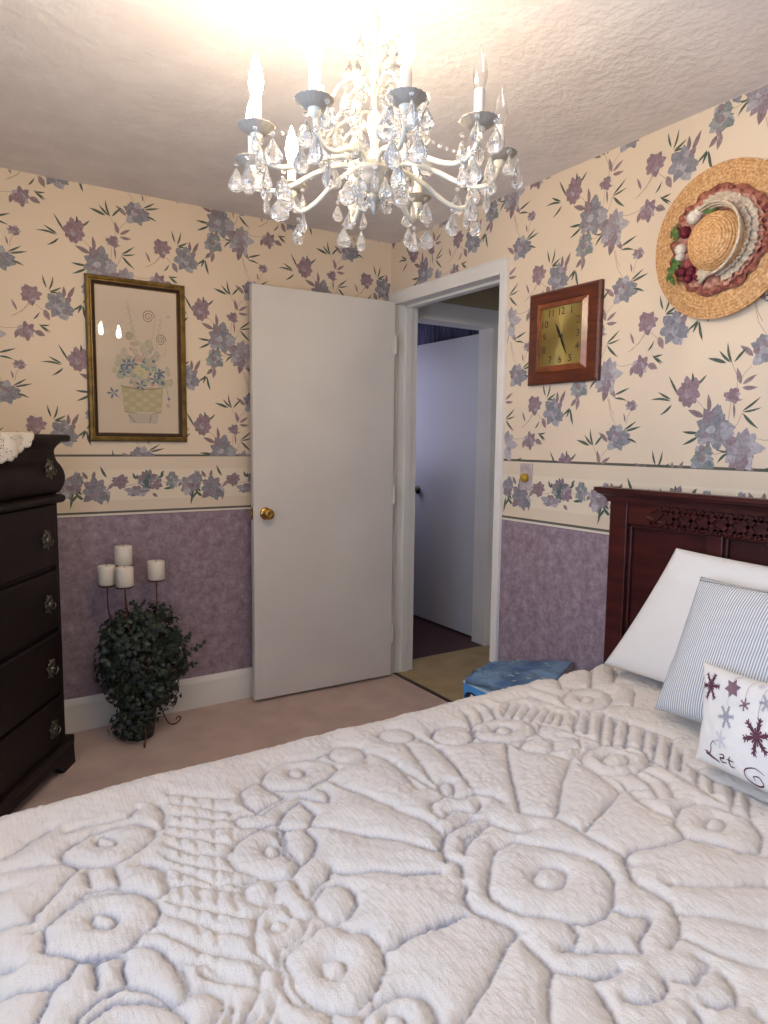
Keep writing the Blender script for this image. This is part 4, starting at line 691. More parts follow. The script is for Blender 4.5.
# lace doily over the top edge
def lace():
    m = mat('white_lace', srgb(226, 216, 202), 0.9, spec=0.1); uv = N(m, 'ShaderNodeUVMap'); v = N(m, 'ShaderNodeTexVoronoi'); v.feature = 'DISTANCE_TO_EDGE'; v.inputs['Scale'].default_value = 38; LK(m, uv.outputs[0], v.inputs['Vector'])
    n = N(m, 'ShaderNodeTexNoise'); n.inputs['Scale'].default_value = 5; LK(m, uv.outputs[0], n.inputs['Vector'])
    l = N(m, 'ShaderNodeMath', operation='LESS_THAN'); l.inputs[1].default_value = 0.24; LK(m, v.outputs[0], l.inputs[0]); g = N(m, 'ShaderNodeMath', operation='GREATER_THAN'); g.inputs[1].default_value = 0.5; LK(m, n.outputs[0], g.inputs[0])
    mx = N(m, 'ShaderNodeMath', operation='MAXIMUM'); LK(m, l.outputs[0], mx.inputs[0]); LK(m, g.outputs[0], mx.inputs[1]); LK(m, mx.outputs[0], BS(m).inputs['Alpha']); return m
M_lace = lace()
def doily():
    bm = B_(); uvl = bm.loops.layers.uv.new('UVMap'); nx, ny = 70, 36; cx, a, b = -0.10, 0.345, 0.20; G = {}
    for i in range(nx + 1):
        for j in range(ny + 1):
            s = i / nx * 2 - 1; x = cx + a * s; half = b * math.sqrt(max(0.0, 1 - s * s)); half += 0.009 * abs(math.sin(i / nx * PI * 17)) + 0.001
            t = (j / ny * 2 - 1) * half; yf = 0.045 + t                         # distance behind the front edge; negative hangs over
            d = yf + 0.060
            w_ = 0.004 * math.sin(x * 60) 
            if d > 0: p = (x, -0.062 + d, 1.3265 + 0.0015 * abs(math.sin(x * 35 + t * 40)))
            else: p = (x, -0.0625 - 0.004 - (0.5 + 0.5 * math.sin(x * 48)) * min(0.014, -d * 0.3), 1.3265 + d)
            G[i, j] = (bm.verts.new(p), (x * 3, t * 3))
    for i in range(nx):
        for j in range(ny):
            q = [G[i, j], G[i + 1, j], G[i + 1, j + 1], G[i, j + 1]]; f = bm.faces.new([v for v, _ in q])
            for l, (_, u) in zip(f.loops, q): l[uvl].uv = u
    o = new_obj('lace_doily', bm, M_lace, None, True); o.location = (CX, CY, 0); o.rotation_euler = (0, 0, rzc)
    md = o.modifiers.new('thickness', 'SOLIDIFY'); md.thickness = 0.0014
    tag(o, 'scalloped white lace doily draped over the top edge of the dark chest', 'doily')
doily()

# ------------------------------------------------------------ candle stand, candles, ivy
SX, SY = -1.40, -0.20
stand = thing('candle_stand', 'thin bronze wire candle stand with curled feet behind the ivy', 'candle holder', (SX, SY, 0))
CUPS = [(-1.468, -0.135, 0.762, 'topmost of the white pillar candles above the ivy'), (-1.545, -0.165, 0.686, 'leftmost white pillar candle above the ivy'), (-1.487, -0.235, 0.686, 'white pillar candle in front, directly below the topmost one'), (-1.338, -0.170, 0.690, 'white pillar candle standing alone on the right above the ivy')]
bm = B_()
tube(bm, [(0, 0, 0.10), (0, 0, 0.40)], 0.005, 8)
for a in (0.3, 2.2, 4.4):
    ca, sa = math.cos(a), math.sin(a); R0 = 0.14 if a != 2.2 else 0.11
    P = bez([(0, 0, 0.30), (ca * 0.05, sa * 0.05, 0.16), (ca * 0.10, sa * 0.10, 0.03), (ca * R0, sa * R0, 0.004), (ca * (R0 + 0.03), sa * (R0 + 0.03), 0.018), (ca * (R0 + 0.02), sa * (R0 + 0.02), 0.034), (ca * (R0 + 0.005), sa * (R0 + 0.005), 0.024)], 7); tube(bm, P, 0.0032, 6)
bmr = bm; new_obj('base', bmr, M_wire, stand, True)
for (x, y, z, _l) in CUPS:
    bm = B_(); lx, ly = x - SX, y - SY
    tube(bm, bez([(0, 0, 0.20), (lx * 0.5, ly * 0.5, 0.36), (lx * 0.95, ly * 0.95, z - 0.14), (lx, ly, z - 0.008)], 8), 0.003, 6)
    o = new_obj('stem', bm, M_wire, stand, True)
    bm = B_(); lathe(bm, [(0.006, z - 0.010), (0.034, z - 0.006), (0.038, z - 0.001), (0.034, z - 0.001), (0.006, z - 0.003)], 20, Matrix.Translation((lx, ly, 0))); new_obj('cup', bm, M_wire, o, True)
for x, y, z, l in CUPS:
    bm = B_(); lathe(bm, [(0.0335, 0), (0.0365, 0.003), (0.037, 0.077), (0.035, 0.083), (0.028, 0.084), (0.012, 0.080), (0.001, 0.079)], 28)
    o = new_obj('pillar_candle', bm, M_wax, None, True); o.location = (x, y, z); tag(o, l, 'candle', 'candles on the wire stand')
    bm = B_(); tube(bm, [(0, 0, 0.078), (0.001, 0, 0.089)], 0.0012, 5); new_obj('wick', bm, M_black, o)
def ivy():
    t = thing('ivy_plant', 'bushy dark green ivy standing on the carpet against the lilac wall', 'plant', (-1.40, -0.22, 0))
    m = noisy('ivy_leaf', srgb(18, 28, 20), srgb(44, 58, 42), 14, 0.45, lo=0.35, hi=0.7)
    mp = mat('dark_pot', srgb(30, 36, 42), 0.5)
    bm = B_(); lathe(bm, [(0.05, 0.0), (0.062, 0.004), (0.075, 0.12), (0.08, 0.125), (0.08, 0.14), (0.068, 0.14), (0.066, 0.12), (0.001, 0.115)], 20, Matrix.Translation((-0.035, 0.02, 0))); new_obj('pot', bm, mp, t, True)
    rr = random.Random(11); bl = B_(); bs = B_()
    def leaf(c, nrm, sz, rot):
        nrm = nrm.normalized(); x = nrm.orthogonal().normalized(); y = nrm.cross(x); x, y = x * math.cos(rot) + y * math.sin(rot), y * math.cos(rot) - x * math.sin(rot)
        pts = [(0, 0), (0.30, -0.22), (0.62, -0.08), (0.42, 0.22), (0.50, 0.62), (0.20, 0.55), (0, 1.05), (-0.20, 0.55), (-0.50, 0.62), (-0.42, 0.22), (-0.62, -0.08), (-0.30, -0.22)]
        vs = [bl.verts.new(c + (x * p + y * (q - 0.2)) * sz + nrm * (-0.25 * abs(p) - 0.12 * q) * sz) for p, q in pts]; mid = bl.verts.new(c + y * 0.2 * sz)
        for i in range(len(vs)): bl.faces.new((mid, vs[i], vs[(i + 1) % len(vs)]))
    blobs = [((-0.02, 0.015, 0.35), (0.180, 0.130, 0.22)), ((-0.04, 0.01, 0.16), (0.11, 0.10, 0.13)), ((0.04, 0.01, 0.48), (0.12, 0.11, 0.12)), ((-0.08, 0.02, 0.46), (0.11, 0.11, 0.13)), ((0.10, 0.03, 0.34), (0.11, 0.10, 0.13)), ((0.05, 0.0, 0.20), (0.10, 0.09, 0.10)), ((-0.07, 0.0, 0.07), (0.10, 0.09, 0.08)), ((-0.11, 0.02, 0.34), (0.10, 0.11, 0.18))]
    for c, r in blobs:
        for k in range(int(2600 * r[0] * r[2] / 0.033 * 0.22)):
            d = Vector((rr.gauss(0, 1), rr.gauss(0, 1), rr.gauss(0, 1))).normalized(); q = rr.uniform(0.62, 1.06)
            p = Vector((c[0] + d.x * r[0] * q, c[1] + d.y * r[1] * q, c[2] + d.z * r[2] * q))
            if p.z < 0.02: p.z = 0.02 + rr.random() * 0.02
            p.y = min(p.y, 0.185); leaf(p, d + Vector((rr.uniform(-.6, .6), rr.uniform(-.8, .2), rr.uniform(-.3, .8))), rr.uniform(0.016, 0.030), rr.uniform(0, 6.3))
    for k in range(26):
        c, r = rr.choice(blobs[:5]); P = bez([(-0.03, 0.02, 0.13), (c[0] * 0.6 + rr.uniform(-.05, .05), c[1] + rr.uniform(-.04, .04), c[2] * 0.7), (c[0] + rr.uniform(-1, 1) * r[0] * 0.8, c[1] + rr.uniform(-1, 1) * r[1] * 0.7, c[2] + rr.uniform(-.3, .9) * r[2])], 5); tube(bs, P, 0.002, 5)
    for (dx, dy, dz) in ((0.26, 0.03, 0.37), (0.20, 0.0, 0.43), (-0.18, 0.03, 0.50), (0.22, 0.04, 0.28), (0.07, 0, 0.58), (-0.05, 0.02, 0.60)):
        P = bez([(dx * 0.5, dy, dz - 0.08), (dx * 0.8, dy, dz - 0.02), (dx, dy, dz)], 5); tube(bs, P, 0.0016, 5)
        for p in P[2::2]:
            for s in range(2): leaf(p + Vector((rr.uniform(-.012, .012), -0.005, rr.uniform(-.012, .014))), Vector((rr.uniform(-.5, .5), -1, rr.uniform(-.2, .6))), rr.uniform(0.013, 0.020), rr.uniform(0, 6.3))
    new_obj('foliage', bl, m, t); new_obj('vines', bs, mat('ivy_vine', srgb(62, 52, 36), 0.7), t)
ivy()

# ------------------------------------------------------------ framed picture
def picture():
    x0, x1, z0, z1 = -1.568, -1.143, 1.300, 2.010; cx, cz = (x0 + x1) / 2, (z0 + z1) / 2; hw, hh = (x1 - x0) / 2, (z1 - z0) / 2
    t = thing('framed_picture', 'gilt and brown framed picture of a flower basket hung on the back wall', 'picture', (cx, -0.001, cz))
    def fr(name, prof, m):
        bm = B_(); rings = []
        for o, d in prof: rings.append([bm.verts.new((sx * (hw - o), -d, sz * (hh - o))) for sx, sz in ((-1, -1), (1, -1), (1, 1), (-1, 1))])
        for A, Bq in zip(rings, rings[1:]):
            for k in range(4): bm.faces.new((A[k], A[(k + 1) % 4], Bq[(k + 1) % 4], Bq[k]))
        return new_obj(name, bm, m, t)
    fr('frame', [(0, 0), (0, 0.016), (0.003, 0.020), (0.012, 0.022), (0.018, 0.017), (0.022, 0.017), (0.022, 0.004)], M_gold)
    fr('frame_edge', [(-0.002, 0.0), (-0.002, 0.013), (0.0, 0.013)], M_fdark); fr('inner_lip', [(0.021, 0.018), (0.025, 0.020), (0.029, 0.018), (0.034, 0.012), (0.034, 0.004)], M_fdark); fr('inner_gilding', [(0.0335, 0.0115), (0.037, 0.010), (0.037, 0.004)], M_gold)
    bm = B_(); box(bm, -hw + 0.01, hw - 0.01, -0.005, 0, -hh + 0.01, hh - 0.01); mt = new_obj('backing_sheet', bm, mat('cream_paper', srgb(216, 196, 172), 0.8), t)
    iw, ih = hw - 0.036, hh - 0.036
    rr = random.Random(9); cols = {}
    def cm(n, c):
        if n not in cols: cols[n] = mat('print_' + n, c, 0.8)
        return cols[n]
    names = ['tan', 'straw', 'brown', 'grey', 'blue', 'teal', 'sage', 'rose', 'yellow']; mats = [cm(n, c) for n, c in zip(names, (srgb(186, 170, 130), srgb(198, 182, 148), srgb(142, 122, 100), srgb(194, 180, 160), srgb(100, 116, 138), srgb(140, 162, 158), srgb(174, 174, 152), srgb(196, 166, 146), srgb(208, 192, 146)))]
    bm = B_(); lev = [0.0056]
    def poly(pts, mi):
        lev[0] += 0.0000035; f = bm.faces.new([bm.verts.new((p[0] * iw, -lev[0], p[1] * ih)) for p in pts]); f.material_index = mi
    def blob(x, y, r, mi, n=10, jag=0.25):
        poly([(x + math.cos(2 * PI * k / n) * r * (1 - jag * (k % 2)) * rr.uniform(0.85, 1.1), y + math.sin(2 * PI * k / n) * r * 0.6 * (1 - jag * (k % 2)) * rr.uniform(0.85, 1.1)) for k in range(n)], mi)
    def line(pts, w, mi):
        for a, b in zip(pts, pts[1:]):
            dx, dy = b[0] - a[0], (b[1] - a[1]) * ih / iw; l = math.hypot(dx, dy) or 1; nx, ny = -dy / l * w, dx / l * w * iw / ih; poly([(a[0] + nx, a[1] + ny), (b[0] + nx, b[1] + ny), (b[0] - nx, b[1] - ny), (a[0] - nx, a[1] - ny)], mi)
    # basket
    poly([(-0.42, -0.35), (0.62, -0.35), (0.56, -0.70), (-0.36, -0.70)], 0)
    for k in range(6):
        for j in range(5):
            if (k + j) % 2:
                a = -0.40 + k * 0.165; poly([(a, -0.37 - j * 0.065), (a + 0.15, -0.37 - j * 0.065), (a + 0.145, -0.425 - j * 0.065), (a + 0.005, -0.425 - j * 0.065)], 1)
    line([(-0.44, -0.34), (-0.2, -0.37), (0.1, -0.385), (0.4, -0.37), (0.64, -0.34)], 0.010, 2); line([(-0.36, -0.70), (0, -0.725), (0.3, -0.725), (0.56, -0.70)], 0.010, 2)
    poly([(-0.30, -0.72), (0.50, -0.72), (0.44, -0.86), (-0.22, -0.86)], 3)
    line([(-0.26, -0.74), (-0.10, -0.85)], 0.01, 2); line([(0.30, -0.74), (0.26, -0.85)], 0.01, 2)
    for k in range(110):
        a = rr.uniform(0, PI); q = rr.uniform(0, 1) ** 0.6; blob(0.10 + 0.70 * q * math.cos(a), -0.32 + 0.62 * q * math.sin(a), rr.uniform(0.05, 0.11), rr.choice((3, 6, 3, 1, 6, 7)), 12)
    for k in range(26): blob(rr.uniform(-0.40, 0.65), rr.uniform(-0.32, 0.02), rr.uniform(0.05, 0.10), rr.choice((5, 6, 5, 4)), 10, 0.5)
    for x, y in ((0.02, -0.08), (0.12, -0.12), (0.02, -0.17), (0.16, -0.20), (-0.06, -0.13), (0.20, -0.15)):
        for k in range(6): blob(x + 0.04 * math.cos(k * PI / 3), y + 0.022 * math.sin(k * PI / 3), 0.028, 8, 8, 0)
    for x, y in ((-0.28, -0.04), (-0.34, -0.14), (0.06, -0.33), (-0.62, -0.45), (0.55, -0.15), (0.42, -0.24), (-0.15, -0.03)):
        for k in range(5):
            a = k * 1.257 + x; poly([(x, y), (x + 0.10 * math.cos(a + 0.3), y + 0.05 * math.sin(a + 0.3)), (x + 0.17 * math.cos(a), y + 0.09 * math.sin(a)), (x + 0.10 * math.cos(a - 0.3), y + 0.05 * math.sin(a - 0.3))], 4)
    for cx_, cy_, r_s, m_ in ((0.28, 0.63, 0.16, 3), (0.58, 0.32, 0.14, 3), (-0.20, 0.34, 0.10, 3)):
        line([(cx_ + r_s * (1 - t / 40) * math.cos(t * 0.4), cy_ + r_s * 0.6 * (1 - t / 40) * math.sin(t * 0.4)) for t in range(36)], 0.010, 2)
        line([(cx_ + r_s, cy_), (cx_ + r_s * 0.8, cy_ - 0.2), (0.2, 0.0)], 0.008, 3)
    for k in range(16): blob(-0.25 + 0.012 * k + 0.03 * (k % 2), 0.80 - 0.035 * k, 0.035, 3, 8); blob(0.58 - 0.012 * k + 0.03 * (k % 2), 0.60 - 0.035 * k, 0.03, 3, 8)
    line([(0.66, -0.25), (0.74, -0.45), (0.76, -0.55)], 0.008, 5); blob(0.76, -0.50, 0.04, 4); blob(0.74, -0.60, 0.06, 7); blob(0.78, 0.66, 0.05, 3); line([(-0.6, -0.40), (-0.48, -0.52), (-0.40, -0.40)], 0.008, 3); line([(0.30, 0.05), (0.40, 0.10), (0.45, 0.16)], 0.012, 6)
    new_obj('artwork', bm, mats, t)
    bm = B_(); box(bm, -iw - 0.004, iw + 0.004, -0.0085, -0.0070, -ih - 0.004, ih + 0.004); new_obj('glass', bm, M_glass, t)
picture()

# ------------------------------------------------------------ wall clock
def clock():
    cy, cz = -1.279, 1.737; t = thing('wall_clock', 'square brown wooden clock with a gold face beside the doorway', 'clock', (-0.001, cy, cz))
    hy, hz = 0.186, 0.186
    def ring(name, prof, m, sm=False):
        bm = B_(); rs = []
        for a, b, d in prof: rs.append([bm.verts.new((-d, sy * a, sz * b)) for sy, sz in ((-1, -1), (-1, 1), (1, 1), (1, -1))])
        for A, Bq in zip(rs, rs[1:]):
            for k in range(4): bm.faces.new((A[k], A[(k + 1) % 4], Bq[(k + 1) % 4], Bq[k]))
        return new_obj(name, bm, m, t)
    ring('frame', [(hy, hz, 0), (hy, hz, 0.016), (hy - 0.008, hz - 0.008, 0.022), (hy - 0.050, hz - 0.046, 0.025), (hy - 0.052, hz - 0.048, 0.022)], M_oak)
    ring('inner_bevel', [(hy - 0.052, hz - 0.048, 0.022), (hy - 0.054, hz - 0.050, 0.024), (0.112, 0.117, 0.034), (0.110, 0.115, 0.034), (0.110, 0.115, 0.024)], noisy('clock_bevel_walnut', srgb(110, 56, 30), srgb(150, 82, 48), 12, 0.25))
    m = mat('brushed_gold_dial', srgb(196, 178, 112), 0.36, 0.9, Anisotropic=0.85); tg = N(m, 'ShaderNodeTangent', direction_type='RADIAL', axis='X'); LK(m, tg.outputs[0], BS(m).inputs['Tangent'])
    bm = B_(); box(bm, -0.026, -0.004, -0.1105, 0.1105, -0.1155, 0.1155); face = new_obj('dial', bm, m, t)
    M_num = mat('dark_brown_ink', srgb(70, 58, 30), 0.6)
    def tri(v, dy, dz, d):
        f = bm.faces.new([bm.verts.new((-d, dy - a, dz + b)) for a, b in v])
    for n in range(1, 13):
        a = n * PI / 6; s, c = math.sin(a), math.cos(a); k = min(0.088 / max(abs(s), 1e-6), 0.094 / max(abs(c), 1e-6)); 
        if n in (1, 5, 7, 11): k *= 0.98
        x, z = s * k, c * k
        bm = B_()
        for v in text_polys(str(n), 0.040): tri([(p[0] * (1.0), p[1]) for p in v], -x, z, 0.0266)
        new_obj('numeral', bm, M_num, t)
    def hand(name, tip, back, w, d):
        bm = B_(); L = math.hypot(*tip); ux, uz = tip[0] / L, tip[1] / L; nx, nz_ = -uz, ux
        P = [(-ux * back, -uz * back, 0.5), (ux * L * 0.35, uz * L * 0.35, 1.0), (ux * L * 0.6, uz * L * 0.6, 0.7), (tip[0], tip[1], 0.15)]
        vs = [[bm.verts.new((-dd, -(x + nx * w * k), z + nz_ * w * k)) for dd in (d, d + 0.0008)] + [bm.verts.new((-dd, -(x - nx * w * k), z - nz_ * w * k)) for dd in (d, d + 0.0008)] for x, z, k in P]
        for A, Bq in zip(vs, vs[1:]): bm.faces.new((A[1], Bq[1], Bq[3], A[3])); bm.faces.new((A[0], A[2], Bq[2], Bq[0])); bm.faces.new((A[0], Bq[0], Bq[1], A[1])); bm.faces.new((A[2], A[3], Bq[3], Bq[2]))
        return new_obj(name, bm, M_black, t)
    hand('minute_hand', (0.034, -0.074), 0.012, 0.0045, 0.0295); hand('hour_hand', (-0.026, 0.048), 0.012, 0.0060, 0.0280)
    bm = B_(); lathe(bm, [(0.007, 0.026), (0.007, 0.031), (0.004, 0.033), (0.0005, 0.033)], 14, Matrix.Rotation(-PI / 2, 4, 'Y')); new_obj('hub', bm, M_black, t, True)
clock()

# ------------------------------------------------------------ straw hat
def hat():
    t = thing('straw_hat', 'wide brimmed straw hat with lace ribbon and flowers hung on the wall above the headboard', 'hat', (-0.014, -1.936, 1.950)); t.rotation_euler = (0, -PI / 2, 0)
    t.rotation_euler = (0, -PI / 2, 0)
    ms = mat('braided_straw', srgb(214, 168, 104), 0.55, spec=0.4); tc = N(ms, 'ShaderNodeTexCoord'); n = N(ms, 'ShaderNodeTexNoise'); n.inputs['Scale'].default_value = 120; n.inputs['Detail'].default_value = 3; LK(ms, tc.outputs['Object'], n.inputs['Vector'])
    r = ramp(ms, [(0.35, srgb(176, 126, 76)), (0.52, srgb(206, 158, 106)), (0.75, srgb(228, 192, 146))]); LK(ms, n.outputs[0], r.inputs[0]); LK(ms, r.outputs[0], BS(ms).inputs['Base Color'])
    b = N(ms, 'ShaderNodeBump'); b.inputs['Strength'].default_value = 0.6; b.inputs['Distance'].default_value = 0.003; LK(ms, n.outputs[0], b.inputs['Height']); LK(ms, b.outputs[0], BS(ms).inputs['Normal'])
    def ripple(prof, step=0.011):
        out = []
        for (a, b_), (c, d) in zip(prof, prof[1:]):
            L = math.hypot(c - a, d - b_); k = max(1, round(L / step)); nx, nz_ = (d - b_) / L, -(c - a) / L
            for i in range(k):
                for q, hgt in ((0, 0.0), (0.15, 0.0016), (0.5, 0.0024), (0.85, 0.0016)):
                    tt = (i + q) / k; out.append((max(0.0005, a + (c - a) * tt - nx * -hgt * -1), b_ + (d - b_) * tt - nz_ * hgt))
        return out + [prof[-1]]
    def brim_z(a, r): return 0.008 * math.sin(2 * a + 0.6) * ((r - 0.09) / 0.16)
    bm = B_(); prof = ripple([(0.239, 0.012), (0.20, 0.020), (0.14, 0.018), (0.092, 0.014)]); rings = []
    NS = 72
    for r, z in prof: rings.append([bm.verts.new((r * math.cos(2 * PI * k / NS), r * math.sin(2 * PI * k / NS), z + brim_z(2 * PI * k / NS, r))) for k in range(NS)])
    low = [bm.verts.new((0.238 * math.cos(2 * PI * k / NS), 0.238 * math.sin(2 * PI * k / NS), 0.008 + brim_z(2 * PI * k / NS, 0.238))) for k in range(NS)]; lin = [bm.verts.new((0.088 * math.cos(2 * PI * k / NS), 0.088 * math.sin(2 * PI * k / NS), 0.010)) for k in range(NS)]
    for A, Bq in list(zip(rings, rings[1:])) + [(low, rings[0]), (lin, low), (rings[-1], lin)]:
        for k in range(NS): bm.faces.new((A[k], A[(k + 1) % NS], Bq[(k + 1) % NS], Bq[k]))
    bmesh.ops.recalc_face_normals(bm, faces=bm.faces[:]); new_obj('brim', bm, ms, t, True)
    cp = [(0.098, 0.012), (0.095, 0.045), (0.088, 0.075), (0.072, 0.098), (0.049, 0.113), (0.024, 0.119), (0.001, 0.120)]
    bm = B_(); lathe(bm, ripple(cp, 0.010), 56, None, cap=False); bmesh.ops.translate(bm, verts=bm.verts[:], vec=(-0.013, -0.016, 0)); bmesh.ops.recalc_face_normals(bm, faces=bm.faces[:]); new_obj('crown', bm, ms, t, True)
    def ruff(name, r0, r1, z0, z1, m, waves, amp, seed, a0=0, a1=2 * PI, nr=6, n=260):
        bm = B_(); rr = random.Random(seed); rows = []
        for i in range(n + 1):
            a = a0 + (a1 - a0) * i / n; row = []
            for j in range(nr + 1):
                q = j / nr; rad_ = r0 + (r1 - r0) * q * (1 + 0.06 * math.sin(a * waves * 0.5 + seed + 2 * math.sin(a * 3)) + 0.04 * math.sin(a * 7 + seed)); row.append(bm.verts.new((rad_ * math.cos(a), rad_ * math.sin(a), z0 + (z1 - z0) * q + amp * (math.sin(a * waves + 1.3 * q + 2 * math.sin(a * 5 + seed)) + 0.5 * math.sin(a * waves * 0.61 + seed * 2)) * (0.3 + q) + brim_z(a, rad_))))
            rows.append(row)
        for A, Bq in zip(rows, rows[1:]):
            for j in range(nr): bm.faces.new((A[j], A[j + 1], Bq[j + 1], Bq[j]))
        o = new_obj(name, bm, m, t, True); md = o.modifiers.new('thickness', 'SOLIDIFY'); md.thickness = 0.0012; return o
    mr = noisy('dusty_rose_net', srgb(112, 48, 44), srgb(176, 112, 88), 60, 0.8); ml = noisy('ivory_lace_ribbon', srgb(186, 164, 138), srgb(222, 206, 184), 80, 0.8, bump=0.4, bscale=300, bdist=0.002)
    ruff('net_ruffle', 0.092, 0.166, 0.030, 0.028, mr, 29, 0.0045, 1)
    mp = noisy('pale_pink_net', srgb(168, 100, 84), srgb(206, 158, 134), 70, 0.85); ruff('inner_ruffle', 0.090, 0.148, 0.036, 0.036, mp, 37, 0.004, 2)
    # lace bands sweep round the side away from the flowers (local +x up, -y right)
    for r0, r1, z0, z1, a0, a1, s in ((0.104, 0.138, 0.044, 0.044, -PI * 0.93, 0.35, 3), (0.096, 0.120, 0.054, 0.056, -PI * 0.95, 0.25, 5)): ruff('lace_ribbon', r0, r1, z0, z1, ml, 46, 0.0035, s, a0, a1, 4, 160)
    bm = B_()
    for k in range(3):
        P = [((0.101 + 0.004 * k) * math.cos(a) - 0.004, (0.101 + 0.004 * k) * math.sin(a) , 0.055 + 0.012 * k + 0.014 * math.sin((a + 3) * 1.1)) for a in [-PI * 0.98 + i * (PI * 1.12) / 30 for i in range(31)]]; tube(bm, P, 0.0042, 7)
    new_obj('ribbon_folds', bm, ml, t, True)
    def bow(cx, cy, ang, L, w):
        bm = B_(); n = 8; ca, sa = math.cos(ang), math.sin(ang); rows = []
        for i in range(n + 1):
            q = i / n; ww = w * (0.35 + 0.65 * math.sin(PI * min(1, q * 1.2) * 0.5)); row = []
            for j in range(9):
                s = j / 8 * 2 - 1; x, y = q * L, s * ww; row.append(bm.verts.new((cx + ca * x - sa * y, cy + sa * x + ca * y, 0.052 + 0.016 * math.sin(PI * q) + 0.005 * math.cos(s * 9))))
            rows.append(row)
        for A, Bq in zip(rows, rows[1:]):
            for j in range(8): bm.faces.new((A[j], A[j + 1], Bq[j + 1], Bq[j]))
        o = new_obj('bow_loop', bm, ml, t, True); md = o.modifiers.new('thickness', 'SOLIDIFY'); md.thickness = 0.002
    bow(-0.085, -0.018, 2.0, 0.070, 0.020); bow(-0.085, -0.035, -1.0 + 0.3, 0.055, 0.018); bow(-0.075, -0.06, -0.2, 0.05, 0.016)
    def bloom(x, y, z, r, m, seed, n=26):
        bm = B_(); rr = random.Random(seed)
        for k in range(n):
            q = (k + 0.5) / n; th = math.acos(1 - q * 1.0); ph = k * 2.4; d = Vector((math.sin(th) * math.cos(ph), math.sin(th) * math.sin(ph), math.cos(th))); s = r * (0.35 + 0.35 * q)
            a = d.orthogonal().normalized(); b = d.cross(a); c = Vector((x, y, z)) + d * r * 0.7; tip = d
            vs = [bm.verts.new(c + a * math.cos(w_) * s * rr.uniform(.8, 1.1) + b * math.sin(w_) * s * 0.7 - d * s * 0.3 * math.cos(w_) ** 2) for w_ in [i * PI / 3.5 for i in range(7)]]; cc = bm.verts.new(c + d * s * 0.15)
            for i in range(7): bm.faces.new((cc, vs[i], vs[(i + 1) % 7]))
        return new_obj('flower', bm, m, t)
    mw = mat('white_silk_flower', srgb(232, 222, 206), 0.8); mb = noisy('burgundy_silk_flower', srgb(84, 20, 34), srgb(130, 40, 56), 90, 0.8); mg = noisy('green_silk_leaf', srgb(60, 90, 40), srgb(104, 132, 66), 60, 0.7)
    mpk = noisy('dusky_pink_bloom', srgb(150, 70, 72), srgb(186, 104, 96), 90, 0.8)
    FL = [(694.8, 217.7, 0.026, mw), (700, 212, 0.020, mw), (686, 232.6, 0.022, mb), (681.6, 250, 0.022, mw), (681, 257, 0.018, mw), (690, 264, 0.020, mpk), (683, 272, 0.018, mb), (692, 272, 0.020, mb), (698, 276, 0.018, mb), (689, 279, 0.016, mb), (701, 270, 0.016, mpk)]
    def loc(px, py, X=-0.055):
        d_ = r_ * ((px - 384) / 691.4) - u_ * ((py - 512) / 691.4) + f_; c_ = Vector((-2.1266, -3.2621, 1.3103)); s_ = (X - c_.x) / d_.x; p = c_ + d_ * s_; return p.z - 1.950, p.y + 1.936
    for i, (px, py, r, m) in enumerate(FL):
        a, b = loc(px, py); bloom(a, b, 0.046, r * 1.1, m, i)
    bm = B_(); rr = random.Random(4)
    for px, py in ((674, 270), (677, 266), (672, 276), (678, 262), (674, 280), (679, 236), (676, 232), (709, 209), (712, 211)):
        a, b = loc(px, py); q = rr.uniform(0, 6.3); ca, sa = math.cos(q), math.sin(q); L = 0.024; w_ = 0.009
        vs = [bm.verts.new((a + ca * x - sa * y, b + sa * x + ca * y, 0.050 + z)) for x, y, z in ((-L, 0, 0), (-L * 0.3, w_, 0.004), (L * 0.5, w_ * 0.7, 0.004), (L, 0, -0.004), (L * 0.5, -w_ * 0.7, 0.004), (-L * 0.3, -w_, 0.004))]; bm.faces.new(vs)
    o = new_obj('leaves', bm, mg, t); md = o.modifiers.new('thickness', 'SOLIDIFY'); md.thickness = 0.001
hat()

# ------------------------------------------------------------ light switch with a round gold knob
sw = thing('light_switch', 'papered light switch plate with a round gold knob right of the doorway', 'light switch', (0, -1.088, 1.166))
bm = B_(); box(bm, -0.006, -0.0005, -0.036, 0.036, -0.058, 0.058, bev=0.002); new_obj('plate', bm, noisy('lilac_paper_plate', srgb(172, 156, 158), srgb(196, 180, 176), 40, 0.6), sw)
bm = B_(); lathe(bm, [(0.019, 0), (0.019, 0.012), (0.017, 0.020), (0.012, 0.023), (0.001, 0.023)], 24, Matrix.Translation((-0.006, -0.001, -0.004)) @ Matrix.Rotation(-PI / 2, 4, 'Y')); new_obj('knob', bm, mat('gold_plastic_knob', srgb(196, 160, 60), 0.35, 0.5), sw, True)
bm = B_()
for z in (0.042, -0.046): sphere(bm, (-0.0065, 0, z), 0.0035, 8, (0.5, 1, 1))
new_obj('screw', bm, M_steel, sw, True)

